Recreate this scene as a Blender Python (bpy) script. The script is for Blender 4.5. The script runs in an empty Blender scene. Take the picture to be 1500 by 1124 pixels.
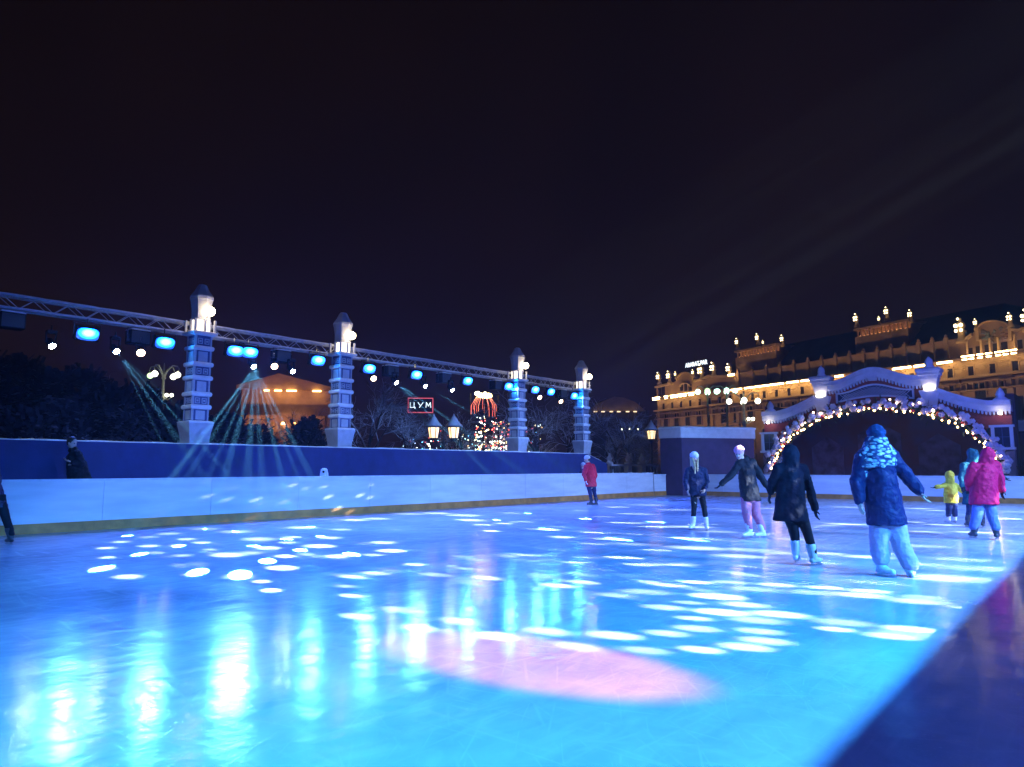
import bpy, math, random
from mathutils import Vector, Matrix, Quaternion
R = math.radians
PI = math.pi
rnd = random.Random(7)
HAZE = 0.0006
scene = bpy.context.scene
col = scene.collection

# ------------------------------------------------------------------ camera
EYE = 1.30
YAW = R(39.8)            # the camera looks this far to the left of the rink's long axis (+Y)
PITCH = R(6.68)
FPX = 1050.0             # focal length for a 1500 px wide frame
cam_d = bpy.data.cameras.new('camera')
cam_d.sensor_width = 36.0
cam_d.lens = 36.0 * FPX / 1500.0
cam_d.clip_start = 0.05
cam_d.clip_end = 2000
cam = bpy.data.objects.new('camera', cam_d)
col.objects.link(cam)
cam.location = (0, 0, EYE)
cam.rotation_euler = (PI / 2 + PITCH, 0, YAW)
scene.camera = cam
FWD = Vector((-math.sin(YAW) * math.cos(PITCH), math.cos(YAW) * math.cos(PITCH), math.sin(PITCH)))
RGT = Vector((math.cos(YAW), math.sin(YAW), 0))
UPV = RGT.cross(FWD)
HF = Vector((-math.sin(YAW), math.cos(YAW), 0))
ORG = Vector((0, 0, EYE))

def ray(px, py):
    return FWD + RGT * ((px - 750) / FPX) + UPV * ((562 - py) / FPX)
def ground(px, py, z=0.0):
    d = ray(px, py); return ORG + d * ((z - EYE) / d.z)
def on_x(px, py, x):
    d = ray(px, py); return ORG + d * (x / d.x)
def on_y(px, py, y):
    d = ray(px, py); return ORG + d * (y / d.y)
def at_d(px, py, dist):
    d = ray(px, py); return ORG + d * (dist / d.dot(HF))

# ------------------------------------------------------------------ materials
def nodes_of(m):
    m.use_nodes = True
    return m.node_tree, m.node_tree.nodes, m.node_tree.links

def mat(name, c, rough=0.6, var=0.18, scale=6.0, bump=0.0, bscale=40.0, metal=0.0, c2=None, spec=0.5, coat=0.0, stretch=None):
    m = bpy.data.materials.new(name)
    t, n, l = nodes_of(m)
    b = n['Principled BSDF']
    b.inputs['Roughness'].default_value = rough
    b.inputs['Metallic'].default_value = metal
    b.inputs['Specular IOR Level'].default_value = spec
    b.inputs['Coat Weight'].default_value = coat
    tc = n.new('ShaderNodeTexCoord')
    src = tc.outputs['Object']
    if stretch:
        mp = n.new('ShaderNodeMapping'); mp.inputs['Scale'].default_value = stretch
        l.new(src, mp.inputs['Vector']); src = mp.outputs['Vector']
    nz = n.new('ShaderNodeTexNoise'); nz.inputs['Scale'].default_value = scale
    nz.inputs['Detail'].default_value = 5.0
    l.new(src, nz.inputs['Vector'])
    rp = n.new('ShaderNodeValToRGB')
    if c2 is None:
        lo = [max(0, x * (1 - var)) for x in c]; hi = [min(1, x * (1 + var)) for x in c]
    else:
        lo, hi = c, c2
    rp.color_ramp.elements[0].position = 0.35; rp.color_ramp.elements[1].position = 0.65
    rp.color_ramp.elements[0].color = (*lo, 1); rp.color_ramp.elements[1].color = (*hi, 1)
    l.new(nz.outputs['Fac'], rp.inputs['Fac'])
    l.new(rp.outputs['Color'], b.inputs['Base Color'])
    if bump:
        n2 = n.new('ShaderNodeTexNoise'); n2.inputs['Scale'].default_value = bscale
        n2.inputs['Detail'].default_value = 4.0
        l.new(src, n2.inputs['Vector'])
        bp = n.new('ShaderNodeBump'); bp.inputs['Strength'].default_value = bump
        bp.inputs['Distance'].default_value = 0.05 if spec == 0.12 else 0.02
        l.new(n2.outputs['Fac'], bp.inputs['Height'])
        l.new(bp.outputs['Normal'], b.inputs['Normal'])
    return m

def glow(name, c, s):
    m = bpy.data.materials.new(name)
    t, n, l = nodes_of(m)
    b = n['Principled BSDF']
    b.inputs['Base Color'].default_value = (0.6, 0.6, 0.6, 1)
    b.inputs['Roughness'].default_value = 0.3
    b.inputs['Emission Color'].default_value = (*c, 1)
    b.inputs['Emission Strength'].default_value = s
    return m

def snowy(name, c, snow=(0.72, 0.74, 0.8), lo=0.25, hi=0.7):
    """A dark material that carries snow wherever its surface faces up."""
    m = mat(name, c, 0.85, 0.3, 9.0)
    t, n, l = m.node_tree, m.node_tree.nodes, m.node_tree.links
    b = n['Principled BSDF']
    g = n.new('ShaderNodeNewGeometry'); s = n.new('ShaderNodeSeparateXYZ')
    l.new(g.outputs['Normal'], s.inputs[0])
    mr = n.new('ShaderNodeMapRange'); mr.inputs[1].default_value = lo; mr.inputs[2].default_value = hi
    l.new(s.outputs['Z'], mr.inputs[0])
    mx = n.new('ShaderNodeMix'); mx.data_type = 'RGBA'
    l.new(mr.outputs[0], mx.inputs[0])
    old = b.inputs['Base Color'].links[0].from_socket
    l.new(old, mx.inputs[6]); mx.inputs[7].default_value = (*snow, 1)
    l.new(mx.outputs[2], b.inputs['Base Color'])
    return m

# ------------------------------------------------------------------ mesh builder
def frame(axis):
    a = Vector(axis).normalized()
    u = Vector((0, 0, 1)) if abs(a.z) < 0.9 else Vector((1, 0, 0))
    x = u.cross(a).normalized(); y = a.cross(x)
    return x, y, a

class MB:
    def __init__(self):
        self.v = []; self.f = []; self.mi = []; self.cur = 0
    def add(self, vs, fs):
        o = len(self.v)
        self.v += [tuple(p) for p in vs]
        self.f += [tuple(o + i for i in f) for f in fs]
        self.mi += [self.cur] * len(fs)
        return self
    def box(self, c, s, rot=None):
        c = Vector(c); h = Vector(s) * 0.5
        vs = []
        for i in range(8):
            p = Vector((h.x if i & 1 else -h.x, h.y if i & 2 else -h.y, h.z if i & 4 else -h.z))
            if rot is not None: p = rot @ p
            vs.append(c + p)
        return self.add(vs, [(0, 2, 3, 1), (4, 5, 7, 6), (0, 1, 5, 4), (2, 6, 7, 3), (0, 4, 6, 2), (1, 3, 7, 5)])
    def span(self, a, b):
        a = Vector(a); b = Vector(b)
        return self.box((a + b) * 0.5, [abs(q) for q in (b - a)])
    def rings(self, rings, caps=True):
        n = len(rings[0]); vs = [p for r in rings for p in r]; fs = []
        for k in range(len(rings) - 1):
            for i in range(n):
                j = (i + 1) % n
                fs.append((k * n + i, k * n + j, (k + 1) * n + j, (k + 1) * n + i))
        if caps:
            fs.append(tuple(reversed(range(n)))); fs.append(tuple((len(rings) - 1) * n + i for i in range(n)))
        return self.add(vs, fs)
    def tube(self, pts, rad, n=6):
        pts = [Vector(p) for p in pts]
        if not hasattr(rad, '__len__'): rad = [rad] * len(pts)
        rs = []
        px = None
        for k, p in enumerate(pts):
            d = (pts[min(k + 1, len(pts) - 1)] - pts[max(k - 1, 0)])
            x, y, a = frame(d if d.length > 1e-9 else (0, 0, 1))
            if px is not None:
                x = (px - a * px.dot(a))
                x = x.normalized() if x.length > 1e-6 else frame(a)[0]
                y = a.cross(x)
            px = x
            rs.append([p + (x * math.cos(2 * PI * i / n) + y * math.sin(2 * PI * i / n)) * rad[k] for i in range(n)])
        return self.rings(rs)
    def bar(self, p, q, r, n=6):
        return self.tube([p, q], [r, r], n)
    def caps(self, p, q, r0, r1, n=12):
        """tapered capsule"""
        p = Vector(p); q = Vector(q)
        x, y, a = frame(q - p if (q - p).length > 1e-6 else (0, 0, 1))
        rs = []
        for t in (-0.98, -0.75, -0.4, 0.0):
            rs.append((p + a * r0 * t, r0 * math.sqrt(max(0.03, 1 - t * t))))
        for t in (0.0, 0.4, 0.75, 0.98):
            rs.append((q + a * r1 * t, r1 * math.sqrt(max(0.03, 1 - t * t))))
        return self.rings([[c + (x * math.cos(2 * PI * i / n) + y * math.sin(2 * PI * i / n)) * r for i in range(n)] for c, r in rs])
    def ell(self, c, r, rot=None, n=14, m=9):
        c = Vector(c); rs = []
        for k in range(m):
            th = PI * (0.02 + 0.96 * k / (m - 1)); rr = []
            for i in range(n):
                p = Vector((r[0] * math.sin(th) * math.cos(2 * PI * i / n), r[1] * math.sin(th) * math.sin(2 * PI * i / n), -r[2] * math.cos(th)))
                if rot is not None: p = rot @ p
                rr.append(c + p)
            rs.append(rr)
        return self.rings(rs)
    def loft(self, secs, n=18):
        """secs: (centre, rx, ry) horizontal ellipses"""
        return self.rings([[Vector(c) + Vector((rx * math.cos(2 * PI * i / n), ry * math.sin(2 * PI * i / n), 0)) for i in range(n)] for c, rx, ry in secs])
    def sq(self, secs):
        """secs: (cx, cy, z, half width) square sections"""
        return self.rings([[Vector((x - h, y - h, z)), Vector((x + h, y - h, z)), Vector((x + h, y + h, z)), Vector((x - h, y + h, z))] for x, y, z, h in secs])
    def lathe(self, c, prof, n=12):
        c = Vector(c)
        return self.rings([[c + Vector((r * math.cos(2 * PI * i / n), r * math.sin(2 * PI * i / n), z)) for i in range(n)] for r, z in prof])
    def prism(self, outline, y0, y1):
        """outline of (x, z) points pushed from y0 to y1"""
        n = len(outline)
        vs = [(x, y0, z) for x, z in outline] + [(x, y1, z) for x, z in outline]
        fs = [tuple(range(n)), tuple(reversed(range(n, 2 * n)))]
        fs += [(i, n + i, n + (i + 1) % n, (i + 1) % n) for i in range(n)]
        return self.add(vs, fs)
    def quad(self, c, u, v):
        c = Vector(c); u = Vector(u); v = Vector(v)
        return self.add([c - u - v, c + u - v, c + u + v, c - u + v], [(0, 1, 2, 3)])
    def build(self, name, m, parent=None, smooth=False, loc=None):
        me = bpy.data.meshes.new(name)
        me.from_pydata(self.v, [], self.f)
        ms = m if isinstance(m, (list, tuple)) else [m]
        for q in ms: me.materials.append(q)
        if len(ms) > 1:
            for p, k in zip(me.polygons, self.mi): p.material_index = k
        import bmesh
        bm = bmesh.new(); bm.from_mesh(me); bmesh.ops.recalc_face_normals(bm, faces=bm.faces); bm.to_mesh(me); bm.free()
        if smooth:
            for p in me.polygons: p.use_smooth = True
        o = bpy.data.objects.new(name, me); col.objects.link(o)
        if parent is not None: o.parent = parent
        if loc is not None: o.location = loc
        return o

def tag(o, label=None, cat=None, group=None, kind=None):
    if label: o['label'] = label
    if cat: o['category'] = cat
    if group: o['group'] = group
    if kind: o['kind'] = kind
    return o
def empty(name, loc=(0, 0, 0), rz=0.0, label=None, cat=None, group=None):
    o = bpy.data.objects.new(name, None); col.objects.link(o)
    o.empty_display_size = 0.2; o.location = loc; o.rotation_euler = (0, 0, rz)
    return tag(o, label, cat, group)
KIDS = {}
def copy_tree(o, parent=None):
    c = o.copy(); col.objects.link(c); c.parent = parent
    for ch in list(o.children): copy_tree(ch, c)
    return c

# ------------------------------------------------------------------ people
FUSE = []
WRINKLE = {'coat': (.045, .11), 'trousers': (.016, .07), 'scarf': (.05, .06), 'hat': (.012, .03)}
def fuse(mb, name, m, parent, voxel=0.012, smooth=4):
    o = mb.build(name, m, parent)
    r = o.modifiers.new('r', 'REMESH'); r.mode = 'VOXEL'; r.voxel_size = voxel; r.use_smooth_shade = True
    if smooth:
        s = o.modifiers.new('s', 'SMOOTH'); s.factor = 0.5; s.iterations = smooth
    if name in WRINKLE:
        st, sz = WRINKLE[name]
        tx = bpy.data.textures.get('folds_' + name)
        if tx is None:
            tx = bpy.data.textures.new('folds_' + name, 'CLOUDS'); tx.noise_scale = sz; tx.noise_depth = 2
        d = o.modifiers.new('d', 'DISPLACE'); d.texture = tx; d.strength = st; d.mid_level = .5; d.texture_coords = 'LOCAL'
    FUSE.append(o)
    return o

SKIN = mat('skin', (0.56, 0.36, 0.28), 0.55, 0.06, 20)
EYE_M = mat('dark_eye', (0.03, 0.025, 0.025), 0.3)
LIP = mat('lips', (0.42, 0.16, 0.15), 0.5)
STEEL = mat('blade_steel', (0.6, 0.62, 0.65), 0.25, 0.1, 30, metal=1.0)
WHITE_BOOT = mat('white_boot_leather', (0.78, 0.78, 0.8), 0.45, 0.08, 20, bump=0.15)
DARK_BOOT = mat('dark_boot_leather', (0.03, 0.032, 0.045), 0.45, 0.2, 20, bump=0.15)
def cloth(name, c, rough=0.85, folds=0.6, var=0.08, scale=9):
    return mat(name, c, rough, var, scale, bump=min(1, folds * 1.3), bscale=8, spec=0.12)

def hand(mb, wrist, direction, side, curl=0.35, s=1.0):
    d = Vector(direction).normalized()
    x, y, a = frame(d)
    x = x * side
    palm = Vector(wrist) + d * 0.045 * s
    q = Matrix((x, y, d)).transposed()
    mb.ell(palm, (0.04 * s, 0.017 * s, 0.05 * s), q)
    for k, (off, ln) in enumerate(((-0.03, 0.058), (-0.011, 0.07), (0.009, 0.066), (0.027, 0.05))):
        b = palm + x * off * s + d * 0.04 * s
        d2 = (d + y * curl * (0.6 + 0.25 * k)).normalized()
        m1 = b + d2 * ln * 0.55 * s
        d3 = (d2 + y * curl * 1.3).normalized()
        mb.caps(b, m1, 0.0098 * s, 0.009 * s, 8); mb.caps(m1, m1 + d3 * ln * 0.5 * s, 0.009 * s, 0.0075 * s, 8)
    t0 = palm - x * 0.034 * s - d * 0.018 * s
    t1 = t0 + (d * 0.6 - x * 0.75 + y * 0.3).normalized() * 0.036 * s
    mb.caps(t0, t1, 0.0125 * s, 0.0105 * s, 8); mb.caps(t1, t1 + (d * 0.95 - x * 0.1 + y * 0.4).normalized() * 0.03 * s, 0.0105 * s, 0.0085 * s, 8)

def person(base, J, label, look, cl, group=None, z0=0.0, plane_x=None):
    """base: ground pixel of the feet, used once to find where the skater stands; J: joints in the skater's own
    frontal plane (given on the photo's grid, scaled to metres at that distance) with a depth offset in metres."""
    P0 = plane_x if plane_x is not None else ground(*base)
    dirh = Vector((P0.x, P0.y, 0)); dist = P0.dot(HF)
    k = dist / FPX
    ang = math.atan2(P0.y, P0.x) - PI / 2
    # joints lie in a plane square to the camera axis through the feet
    r0 = ray(*base)
    def jp(q):
        dz = q[2] if len(q) > 2 else 0.0
        w = at_d(q[0], q[1], dist)
        v = w - P0
        return Vector((v.dot(RGT), dz, v.z + P0.z - z0))
    j = {n: jp(q) for n, q in J.items()}
    fl = math.copysign(1, 1)
    s = cl.get('s', 1.0)               # body build scale
    hs = cl.get('hs', s)
    body = MB()
    hd = j['head']; look = Vector(look).normalized()
    lx = look.cross(Vector((0, 0, 1))).normalized(); lz = lx.cross(look)
    HQ = Matrix((lx, look, lz)).transposed()
    def H(x, y, z): return hd + HQ @ Vector((x * hs, y * hs, z * hs))
    body.ell(hd, (0.073 * hs, 0.09 * hs, 0.11 * hs), HQ, 18, 13)
    body.ell(H(0, 0.018, -0.06), (0.052 * hs, 0.066 * hs, 0.055 * hs), HQ)
    body.caps(H(0, 0.086, 0.005), H(0, 0.1, -0.028), 0.009 * hs, 0.014 * hs, 8)
    body.caps(H(-0.02, 0.076, -0.055), H(0.02, 0.076, -0.055), 0.0095 * hs, 0.0095 * hs, 8)
    body.ell(H(0, 0.07, -0.088), (0.022 * hs, 0.018 * hs, 0.018 * hs), HQ)
    for sx in (-1, 1): body.ell(H(sx * 0.074, -0.005, -0.008), (0.01 * hs, 0.02 * hs, 0.032 * hs), HQ)
    nk = j['neck']
    body.caps(hd - lz * 0.05 * hs, nk, 0.052 * s, 0.06 * s)
    shm = (j['shl'] + j['shr']) * 0.5
    pel = j['pel']
    chest = shm.lerp(pel, 0.3)
    body.caps(nk, chest, 0.07 * s, 0.12 * s); body.caps(chest, pel, 0.12 * s, 0.125 * s)
    for a, b, c in (('shl', 'ell', 'hal'), ('shr', 'elr', 'har')):
        body.caps(shm.lerp(j[a], 0.6), j[a], 0.07 * s, 0.055 * s); body.caps(j[a], j[b], 0.05 * s, 0.042 * s)
        wr = j[c]
        body.caps(j[b], wr, 0.042 * s, 0.027 * s)
        hand(body, wr, (wr - j[b]), -1 if a == 'shl' else 1, s=hs)
    hips = {}
    for a, b, c, sx in (('hl', 'knl', 'anl', -1), ('hr', 'knr', 'anr', 1)):
        dirx = (j['knr'] - j['knl']); dirx = dirx.normalized() if dirx.length > 0.02 else Vector((1, 0, 0))
        hp = pel + Vector((sx * 0.085 * s, 0, -0.03)); hips[a] = hp
        body.caps(hp, j[b], 0.08 * s, 0.055 * s); body.caps(j[b], j[c], 0.052 * s, 0.034 * s)
    ob = fuse(body, 'person', [SKIN, EYE_M, LIP] + ([cl['glove']] if cl.get('glove') else []), None, 0.0085, 2)
    ob['_face'] = [*H(-0.03, 0.085, 0.012), *H(0.03, 0.085, 0.012), *H(0, 0.087, -0.055), hs]
    ob['_hands'] = [*j['hal'], *j['har'], 1.0 if cl.get('glove') else 0.0]
    ob['_heads'] = [*hd]
    tag(ob, label, 'person', group)
    ob.location = (P0.x, P0.y, z0); ob.rotation_euler = (0, 0, YAW)
    # --- trousers
    tr = MB(); w = cl.get('leg', (0.088, 0.068, 0.058))
    tr.loft([(pel + Vector((0, 0, 0.1)), 0.15 * s, 0.115 * s), (pel, 0.165 * s, 0.13 * s), (pel - Vector((0, 0, 0.08)), 0.15 * s, 0.12 * s)])
    for a, b, c in (('hl', 'knl', 'anl'), ('hr', 'knr', 'anr')):
        tr.caps(hips[a], j[b], w[0] * s, w[1] * s); tr.caps(j[b], j[c] + Vector((0, 0, 0.04 + max(0, w[2] - .05))), w[1] * s, w[2] * s)
    fuse(tr, 'trousers', cl['trousers'], ob, 0.011, 6)
    # --- coat
    ct = MB(); fat = cl.get('fat', 1.0)
    hem = j['hem']; hw = cl.get('hemw', 0.22); 
    sw = max(0.15, abs(j['shr'].x - j['shl'].x) * 0.5) 
    secs = [(shm + Vector((0, 0, 0.055)), 0.07 * s, 0.07 * s), (shm + Vector((0, 0, 0.025)), sw * 0.72, 0.10 * s * fat), (shm - Vector((0, 0, 0.06)), sw * 0.98, 0.13 * s * fat)]
    for t in (0.25, 0.5, 0.75):
        c = shm.lerp(hem, t); secs.append((c, sw * (1 - t) * 0.98 + hw * t, (0.135 * (1 - t) + 0.15 * t) * s * fat))
    secs.append((hem + Vector((0, 0, 0.02)), hw, 0.155 * s * fat)); secs.append((hem, hw * 0.97, 0.15 * s * fat))
    ct.loft(secs)
    aw = cl.get('arm', (0.075, 0.062, 0.05))
    for a, b, c in (('shl', 'ell', 'hal'), ('shr', 'elr', 'har')):
        ct.caps(shm.lerp(j[a], 0.55), j[a], 0.085 * s, aw[0] * s); ct.caps(j[a], j[b], aw[0] * s, aw[1] * s)
        ct.caps(j[b], j[b].lerp(j[c], 0.93), aw[1] * s, aw[2] * s)
    if cl.get('hood') == 'up':
        ct.ell(H(0, -0.018, 0.018), (0.115 * hs, 0.115 * hs, 0.14 * hs), HQ); ct.caps(H(0, -0.03, -0.06), nk, 0.105 * hs, 0.12 * s)
    elif cl.get('hood') == 'down':
        bk = (chest - shm).cross(Vector((1, 0, 0)))
        ct.ell(nk - look * 0.09 + Vector((0, 0, -0.01)), (0.12 * s, 0.08 * s, 0.08 * s)); ct.caps(nk + Vector((-0.04, 0, 0)), nk + Vector((0.04, 0, 0)), 0.075 * s, 0.075 * s)
    else:
        ct.caps(nk - Vector((0.02, 0, 0.0)), nk + Vector((0.02, 0, 0)), 0.075 * s, 0.075 * s)
    fuse(ct, 'coat', cl['coat'], ob, 0.0125, 5)
    # --- hat
    if cl.get('hat'):
        ht = MB()
        ht.ell(H(0, -0.012, 0.05), (0.092 * hs, 0.107 * hs, 0.1 * hs), HQ, 18, 13)
        top = ht
        hat_o = fuse(top, 'hat', cl['hat'], ob, 0.009, 3)
        rim = MB(); rr = []
        for t in (0.0, 1.0):
            rr.append([H(0.098 * math.cos(2 * PI * i / 20), -0.012 + 0.113 * math.sin(2 * PI * i / 20), 0.03 + 0.055 * t) for i in range(20)])
        rim.rings(rr); fuse(rim, 'hat_cuff', cl['hat'], ob, 0.008, 2)
        if cl.get('pom'):
            pm = MB(); pm.ell(H(0, -0.02, 0.165), (0.035, 0.035, 0.035)); fuse(pm, 'pompom', cl['hat'], ob, 0.01, 1)
    if cl.get('hair'):
        hr = MB()
        hr.ell(H(0, -0.02, 0.02), (0.084 * hs, 0.094 * hs, 0.11 * hs), HQ)
        ln = cl.get('hairlen', 0.0)
        if ln:
            for sx in (-1, 1):
                for q in range(3):
                    a = H(sx * (0.062 + 0.012 * q), 0.045 - 0.03 * q, 0.01); b = a + Vector((sx * 0.025, -0.05 + 0.02 * q, -0.15)); c = b + Vector((sx * 0.008, -0.01, -ln * (1 - 0.12 * q)))
                    hr.caps(a, b, 0.02, 0.025); hr.caps(b, c, 0.026, 0.012)
            hr.caps(H(0, -0.07, 0), H(0, -0.09, -0.2), 0.07, 0.05)
        fuse(hr, 'hair', cl['hair'], ob, 0.009, 2)
    if cl.get('scarf'):
        sc = MB()
        c0 = nk
        sc.loft([(c0 + Vector((0, 0, 0.14)), 0.10, 0.11), (c0 + Vector((0, 0, 0.07)), 0.135, 0.135), (c0 + Vector((0.0, 0, -0.03)), 0.2, 0.165), (shm + Vector((0, 0, -0.02)), sw + 0.045, 0.185), (shm + Vector((-0.03, 0, -0.1)), sw + 0.055, 0.19), (shm + Vector((-0.06, 0, -0.13)), sw + 0.02, 0.17)], 28)
        sc.caps(shm + Vector((-sw * 0.9, 0, -0.02)), shm + Vector((-sw - 0.03, -0.03, -0.22)), 0.1, 0.05)
        fuse(sc, 'scarf', cl['scarf'], ob, 0.011, 2)
    # --- skates
    for c, toe in (('anl', cl['toe'][0]), ('anr', cl['toe'][1])):
        an = j[c]; td = Vector((toe[0], toe[1], 0)).normalized(); tilt = cl.get('tilt', 0.0)
        bt = MB(); g = an.z
        ft = Vector((an.x, an.y, 0))
        base_z = max(0.035, an.z - 0.105 * s)
        up = (j['kn' + c[2]] - an).normalized()
        bt.caps(an + up * 0.13 * s, an + Vector((0, 0, -0.02)), 0.066 * s, 0.052 * s)
        bt.caps(an + Vector((0, 0, -0.02)), an + td * 0.1 * s + Vector((0, 0, base_z + 0.03 - an.z)), 0.05 * s, 0.036 * s)
        bt.caps(an - td * 0.035 * s + Vector((0, 0, base_z + 0.035 - an.z)), an + td * 0.14 * s + Vector((0, 0, base_z + 0.03 - an.z)), 0.036 * s, 0.034 * s)
        bo = fuse(bt, 'skate', cl['boot'], ob, 0.008, 3)
        bl = MB(); side = Vector((-td.y, td.x, 0))
        q = Matrix((td, side, Vector((0, 0, 1)))).transposed()
        cen = Vector((an.x, an.y, 0)) + td * 0.05 * s
        bl.box(cen + Vector((0, 0, base_z - 0.024)), (0.28 * s, 0.004, 0.022), q)
        bl.box(cen + td * 0.085 * s + Vector((0, 0, base_z - 0.004)), (0.05 * s, 0.012, 0.03), q)
        bl.box(cen - td * 0.075 * s + Vector((0, 0, base_z - 0.004)), (0.05 * s, 0.012, 0.03), q)
        bl.build('blade', STEEL, bo)
    return ob

NAVY = cloth('navy_jacket', (0.018, 0.022, 0.06), 0.7)
BLACK = cloth('black_jacket', (0.012, 0.012, 0.018), 0.7)
DARKCOAT = cloth('dark_wool_coat', (0.01, 0.011, 0.022), 0.95)
LEGGING = cloth('black_leggings', (0.012, 0.013, 0.02), 0.8, 0.2)
BLUECOAT = cloth('blue_padded_coat', (0.014, 0.02, 0.075), 0.5, 0.8)
JEANS = cloth('pale_jeans', (0.55, 0.4, 0.55), 0.85, 0.6)
PINKTR = cloth('pink_joggers', (0.5, 0.16, 0.24), 0.9, 0.7)
PINKHAT = cloth('pink_knit', (0.68, 0.3, 0.4), 0.9, 0.9)
WHITEHAT = cloth('white_knit', (0.74, 0.68, 0.7), 0.9, 0.9)
RED = cloth('red_jacket', (0.62, 0.025, 0.06), 0.7)
MAG = cloth('magenta_jacket', (0.5, 0.008, 0.075), 0.65)
YEL = cloth('yellow_snowsuit', (0.62, 0.48, 0.05), 0.75)
TEAL = cloth('teal_coat', (0.01, 0.07, 0.10), 0.8)
DNAVY = cloth('dark_navy_trousers', (0.018, 0.025, 0.08), 0.85)
BLONDE = cloth('blonde_hair', (0.5, 0.36, 0.2), 0.5, 0.9)
BRUNET = cloth('brown_hair', (0.05, 0.03, 0.02), 0.5, 0.9)
DBLUEHAT = cloth('dark_blue_knit', (0.02, 0.05, 0.13), 0.9, 0.9)
GREYHAT = cloth('pale_grey_knit', (0.55, 0.56, 0.6), 0.9, 0.9)
GLOVE_D = cloth('dark_glove', (0.02, 0.02, 0.03), 0.8)
GLOVE_W = cloth('white_glove', (0.75, 0.74, 0.76), 0.8)
PLAID = cloth('pale_check_jacket', (0.06, 0.04, 0.09), 0.85, 0.5, 0.5, 30)
JEANS2 = cloth('mid_blue_jeans', (0.16, 0.24, 0.5), 0.85)

def scarf_mat():
    m = bpy.data.materials.new('chunky_patterned_knit'); t, n, l = nodes_of(m); b = n['Principled BSDF']
    tc = n.new('ShaderNodeTexCoord'); mp = n.new('ShaderNodeMapping'); mp.inputs['Scale'].default_value = (15, 15, 30); mp.inputs['Rotation'].default_value = (0, 0.35, 0)
    l.new(tc.outputs['Object'], mp.inputs['Vector'])
    v = n.new('ShaderNodeTexVoronoi'); v.inputs['Scale'].default_value = 1.0
    l.new(mp.outputs['Vector'], v.inputs['Vector'])
    r = n.new('ShaderNodeValToRGB'); r.color_ramp.elements[0].position = 0.42; r.color_ramp.elements[1].position = 0.58
    r.color_ramp.elements[0].color = (0.5, 0.54, 0.56, 1); r.color_ramp.elements[1].color = (0.03, 0.05, 0.13, 1)
    l.new(v.outputs['Distance'], r.inputs['Fac']); l.new(r.outputs['Color'], b.inputs['Base Color'])
    bp = n.new('ShaderNodeBump'); bp.inputs['Strength'].default_value = 0.8; bp.inputs['Distance'].default_value = 0.02; bp.invert = True
    l.new(v.outputs['Distance'], bp.inputs['Height']); l.new(bp.outputs['Normal'], b.inputs['Normal']); b.inputs['Roughness'].default_value = 0.95
    return m
SCARF = scarf_mat()

person((1023, 777), dict(head=(1017, 671), neck=(1018, 684), shl=(1007, 690), shr=(1031, 689), ell=(1004.5, 706, -.02), elr=(1036, 706, -.03), hal=(1005.5, 717, -.08), har=(1029, 717, -.16), pel=(1022, 722), hem=(1021, 726), knl=(1016, 745, -.04), knr=(1031, 745, -.04), anl=(1015, 767), anr=(1034.5, 768)),
       'woman in a white beanie with long blonde hair and navy jacket, facing the camera', (0.12, -1, -0.25),
       dict(coat=NAVY, trousers=LEGGING, hat=WHITEHAT, hair=BLONDE, hairlen=0.2, boot=WHITE_BOOT, toe=((-0.5, -0.6), (-0.1, -0.8)), leg=(0.082, 0.062, 0.05), hemw=0.2, arm=(0.07, 0.058, 0.048), s=0.93))
person((1108, 789), dict(head=(1081.5, 664, -.06), neck=(1088, 674), shl=(1080, 681, -.08), shr=(1103, 677, .06), ell=(1067, 697, -.12), elr=(1117, 701, .04), hal=(1053, 709.5, -.14), har=(1126, 716, 0), pel=(1099, 729), hem=(1100, 734), knl=(1092.5, 752, -.05), knr=(1108, 752, .03), anl=(1097, 777, -.05), anr=(1119, 779, .06)),
       'girl in a pink beanie, black jacket and pink joggers with one arm out', (-0.55, -0.75, -0.38),
       dict(coat=BLACK, trousers=PINKTR, hat=PINKHAT, hood='down', hair=BLONDE, boot=WHITE_BOOT, glove=GLOVE_D, toe=((-0.95, -0.3), (-1, -0.2)), leg=(0.1, 0.088, 0.062), hemw=0.185, arm=(0.078, 0.066, 0.055), s=0.98))
person((1182, 828), dict(head=(1158, 668, .0), neck=(1157, 682), shl=(1141, 686), shr=(1175, 687), ell=(1135, 707, .08), elr=(1187, 718), hal=(1133, 723, .12), har=(1192, 746, -.03), pel=(1164, 748), hem=(1158, 763), knl=(1164.5, 781, .02), knr=(1181, 779, -.03), anl=(1167, 809, .03), anr=(1189, 814, -.05)),
       'skater from behind in a long dark coat with hood up and white skates', (0.05, 1, -0.1),
       dict(coat=DARKCOAT, trousers=LEGGING, hood='up', boot=WHITE_BOOT, glove=GLOVE_D, toe=((0.5, 0.8), (0.75, 0.5)), leg=(0.088, 0.066, 0.052), hemw=0.235, fat=1.1, s=1.0))
person((1315, 845), dict(head=(1283, 641), neck=(1284, 656), shl=(1263, 670), shr=(1306, 669), ell=(1255, 706, .0), elr=(1329, 698, .0), hal=(1257, 734, -.03), har=(1344, 721, -.04), pel=(1299, 752), hem=(1299, 769), knl=(1289.5, 799, .03), knr=(1318, 799, -.03), anl=(1294, 829, .05), anr=(1331, 836, -.04)),
       'woman from behind in a knee-length blue coat, chunky patterned scarf and wide pale jeans', (0.02, 1, 0.0),
       dict(coat=BLUECOAT, trousers=JEANS, hat=DBLUEHAT, scarf=SCARF, boot=WHITE_BOOT, toe=((0.35, -0.7), (0.35, 0.8)), leg=(0.115, 0.1, 0.098), hemw=0.235, fat=1.2, arm=(0.088, 0.076, 0.066), s=1.05, hs=1.08))
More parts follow.
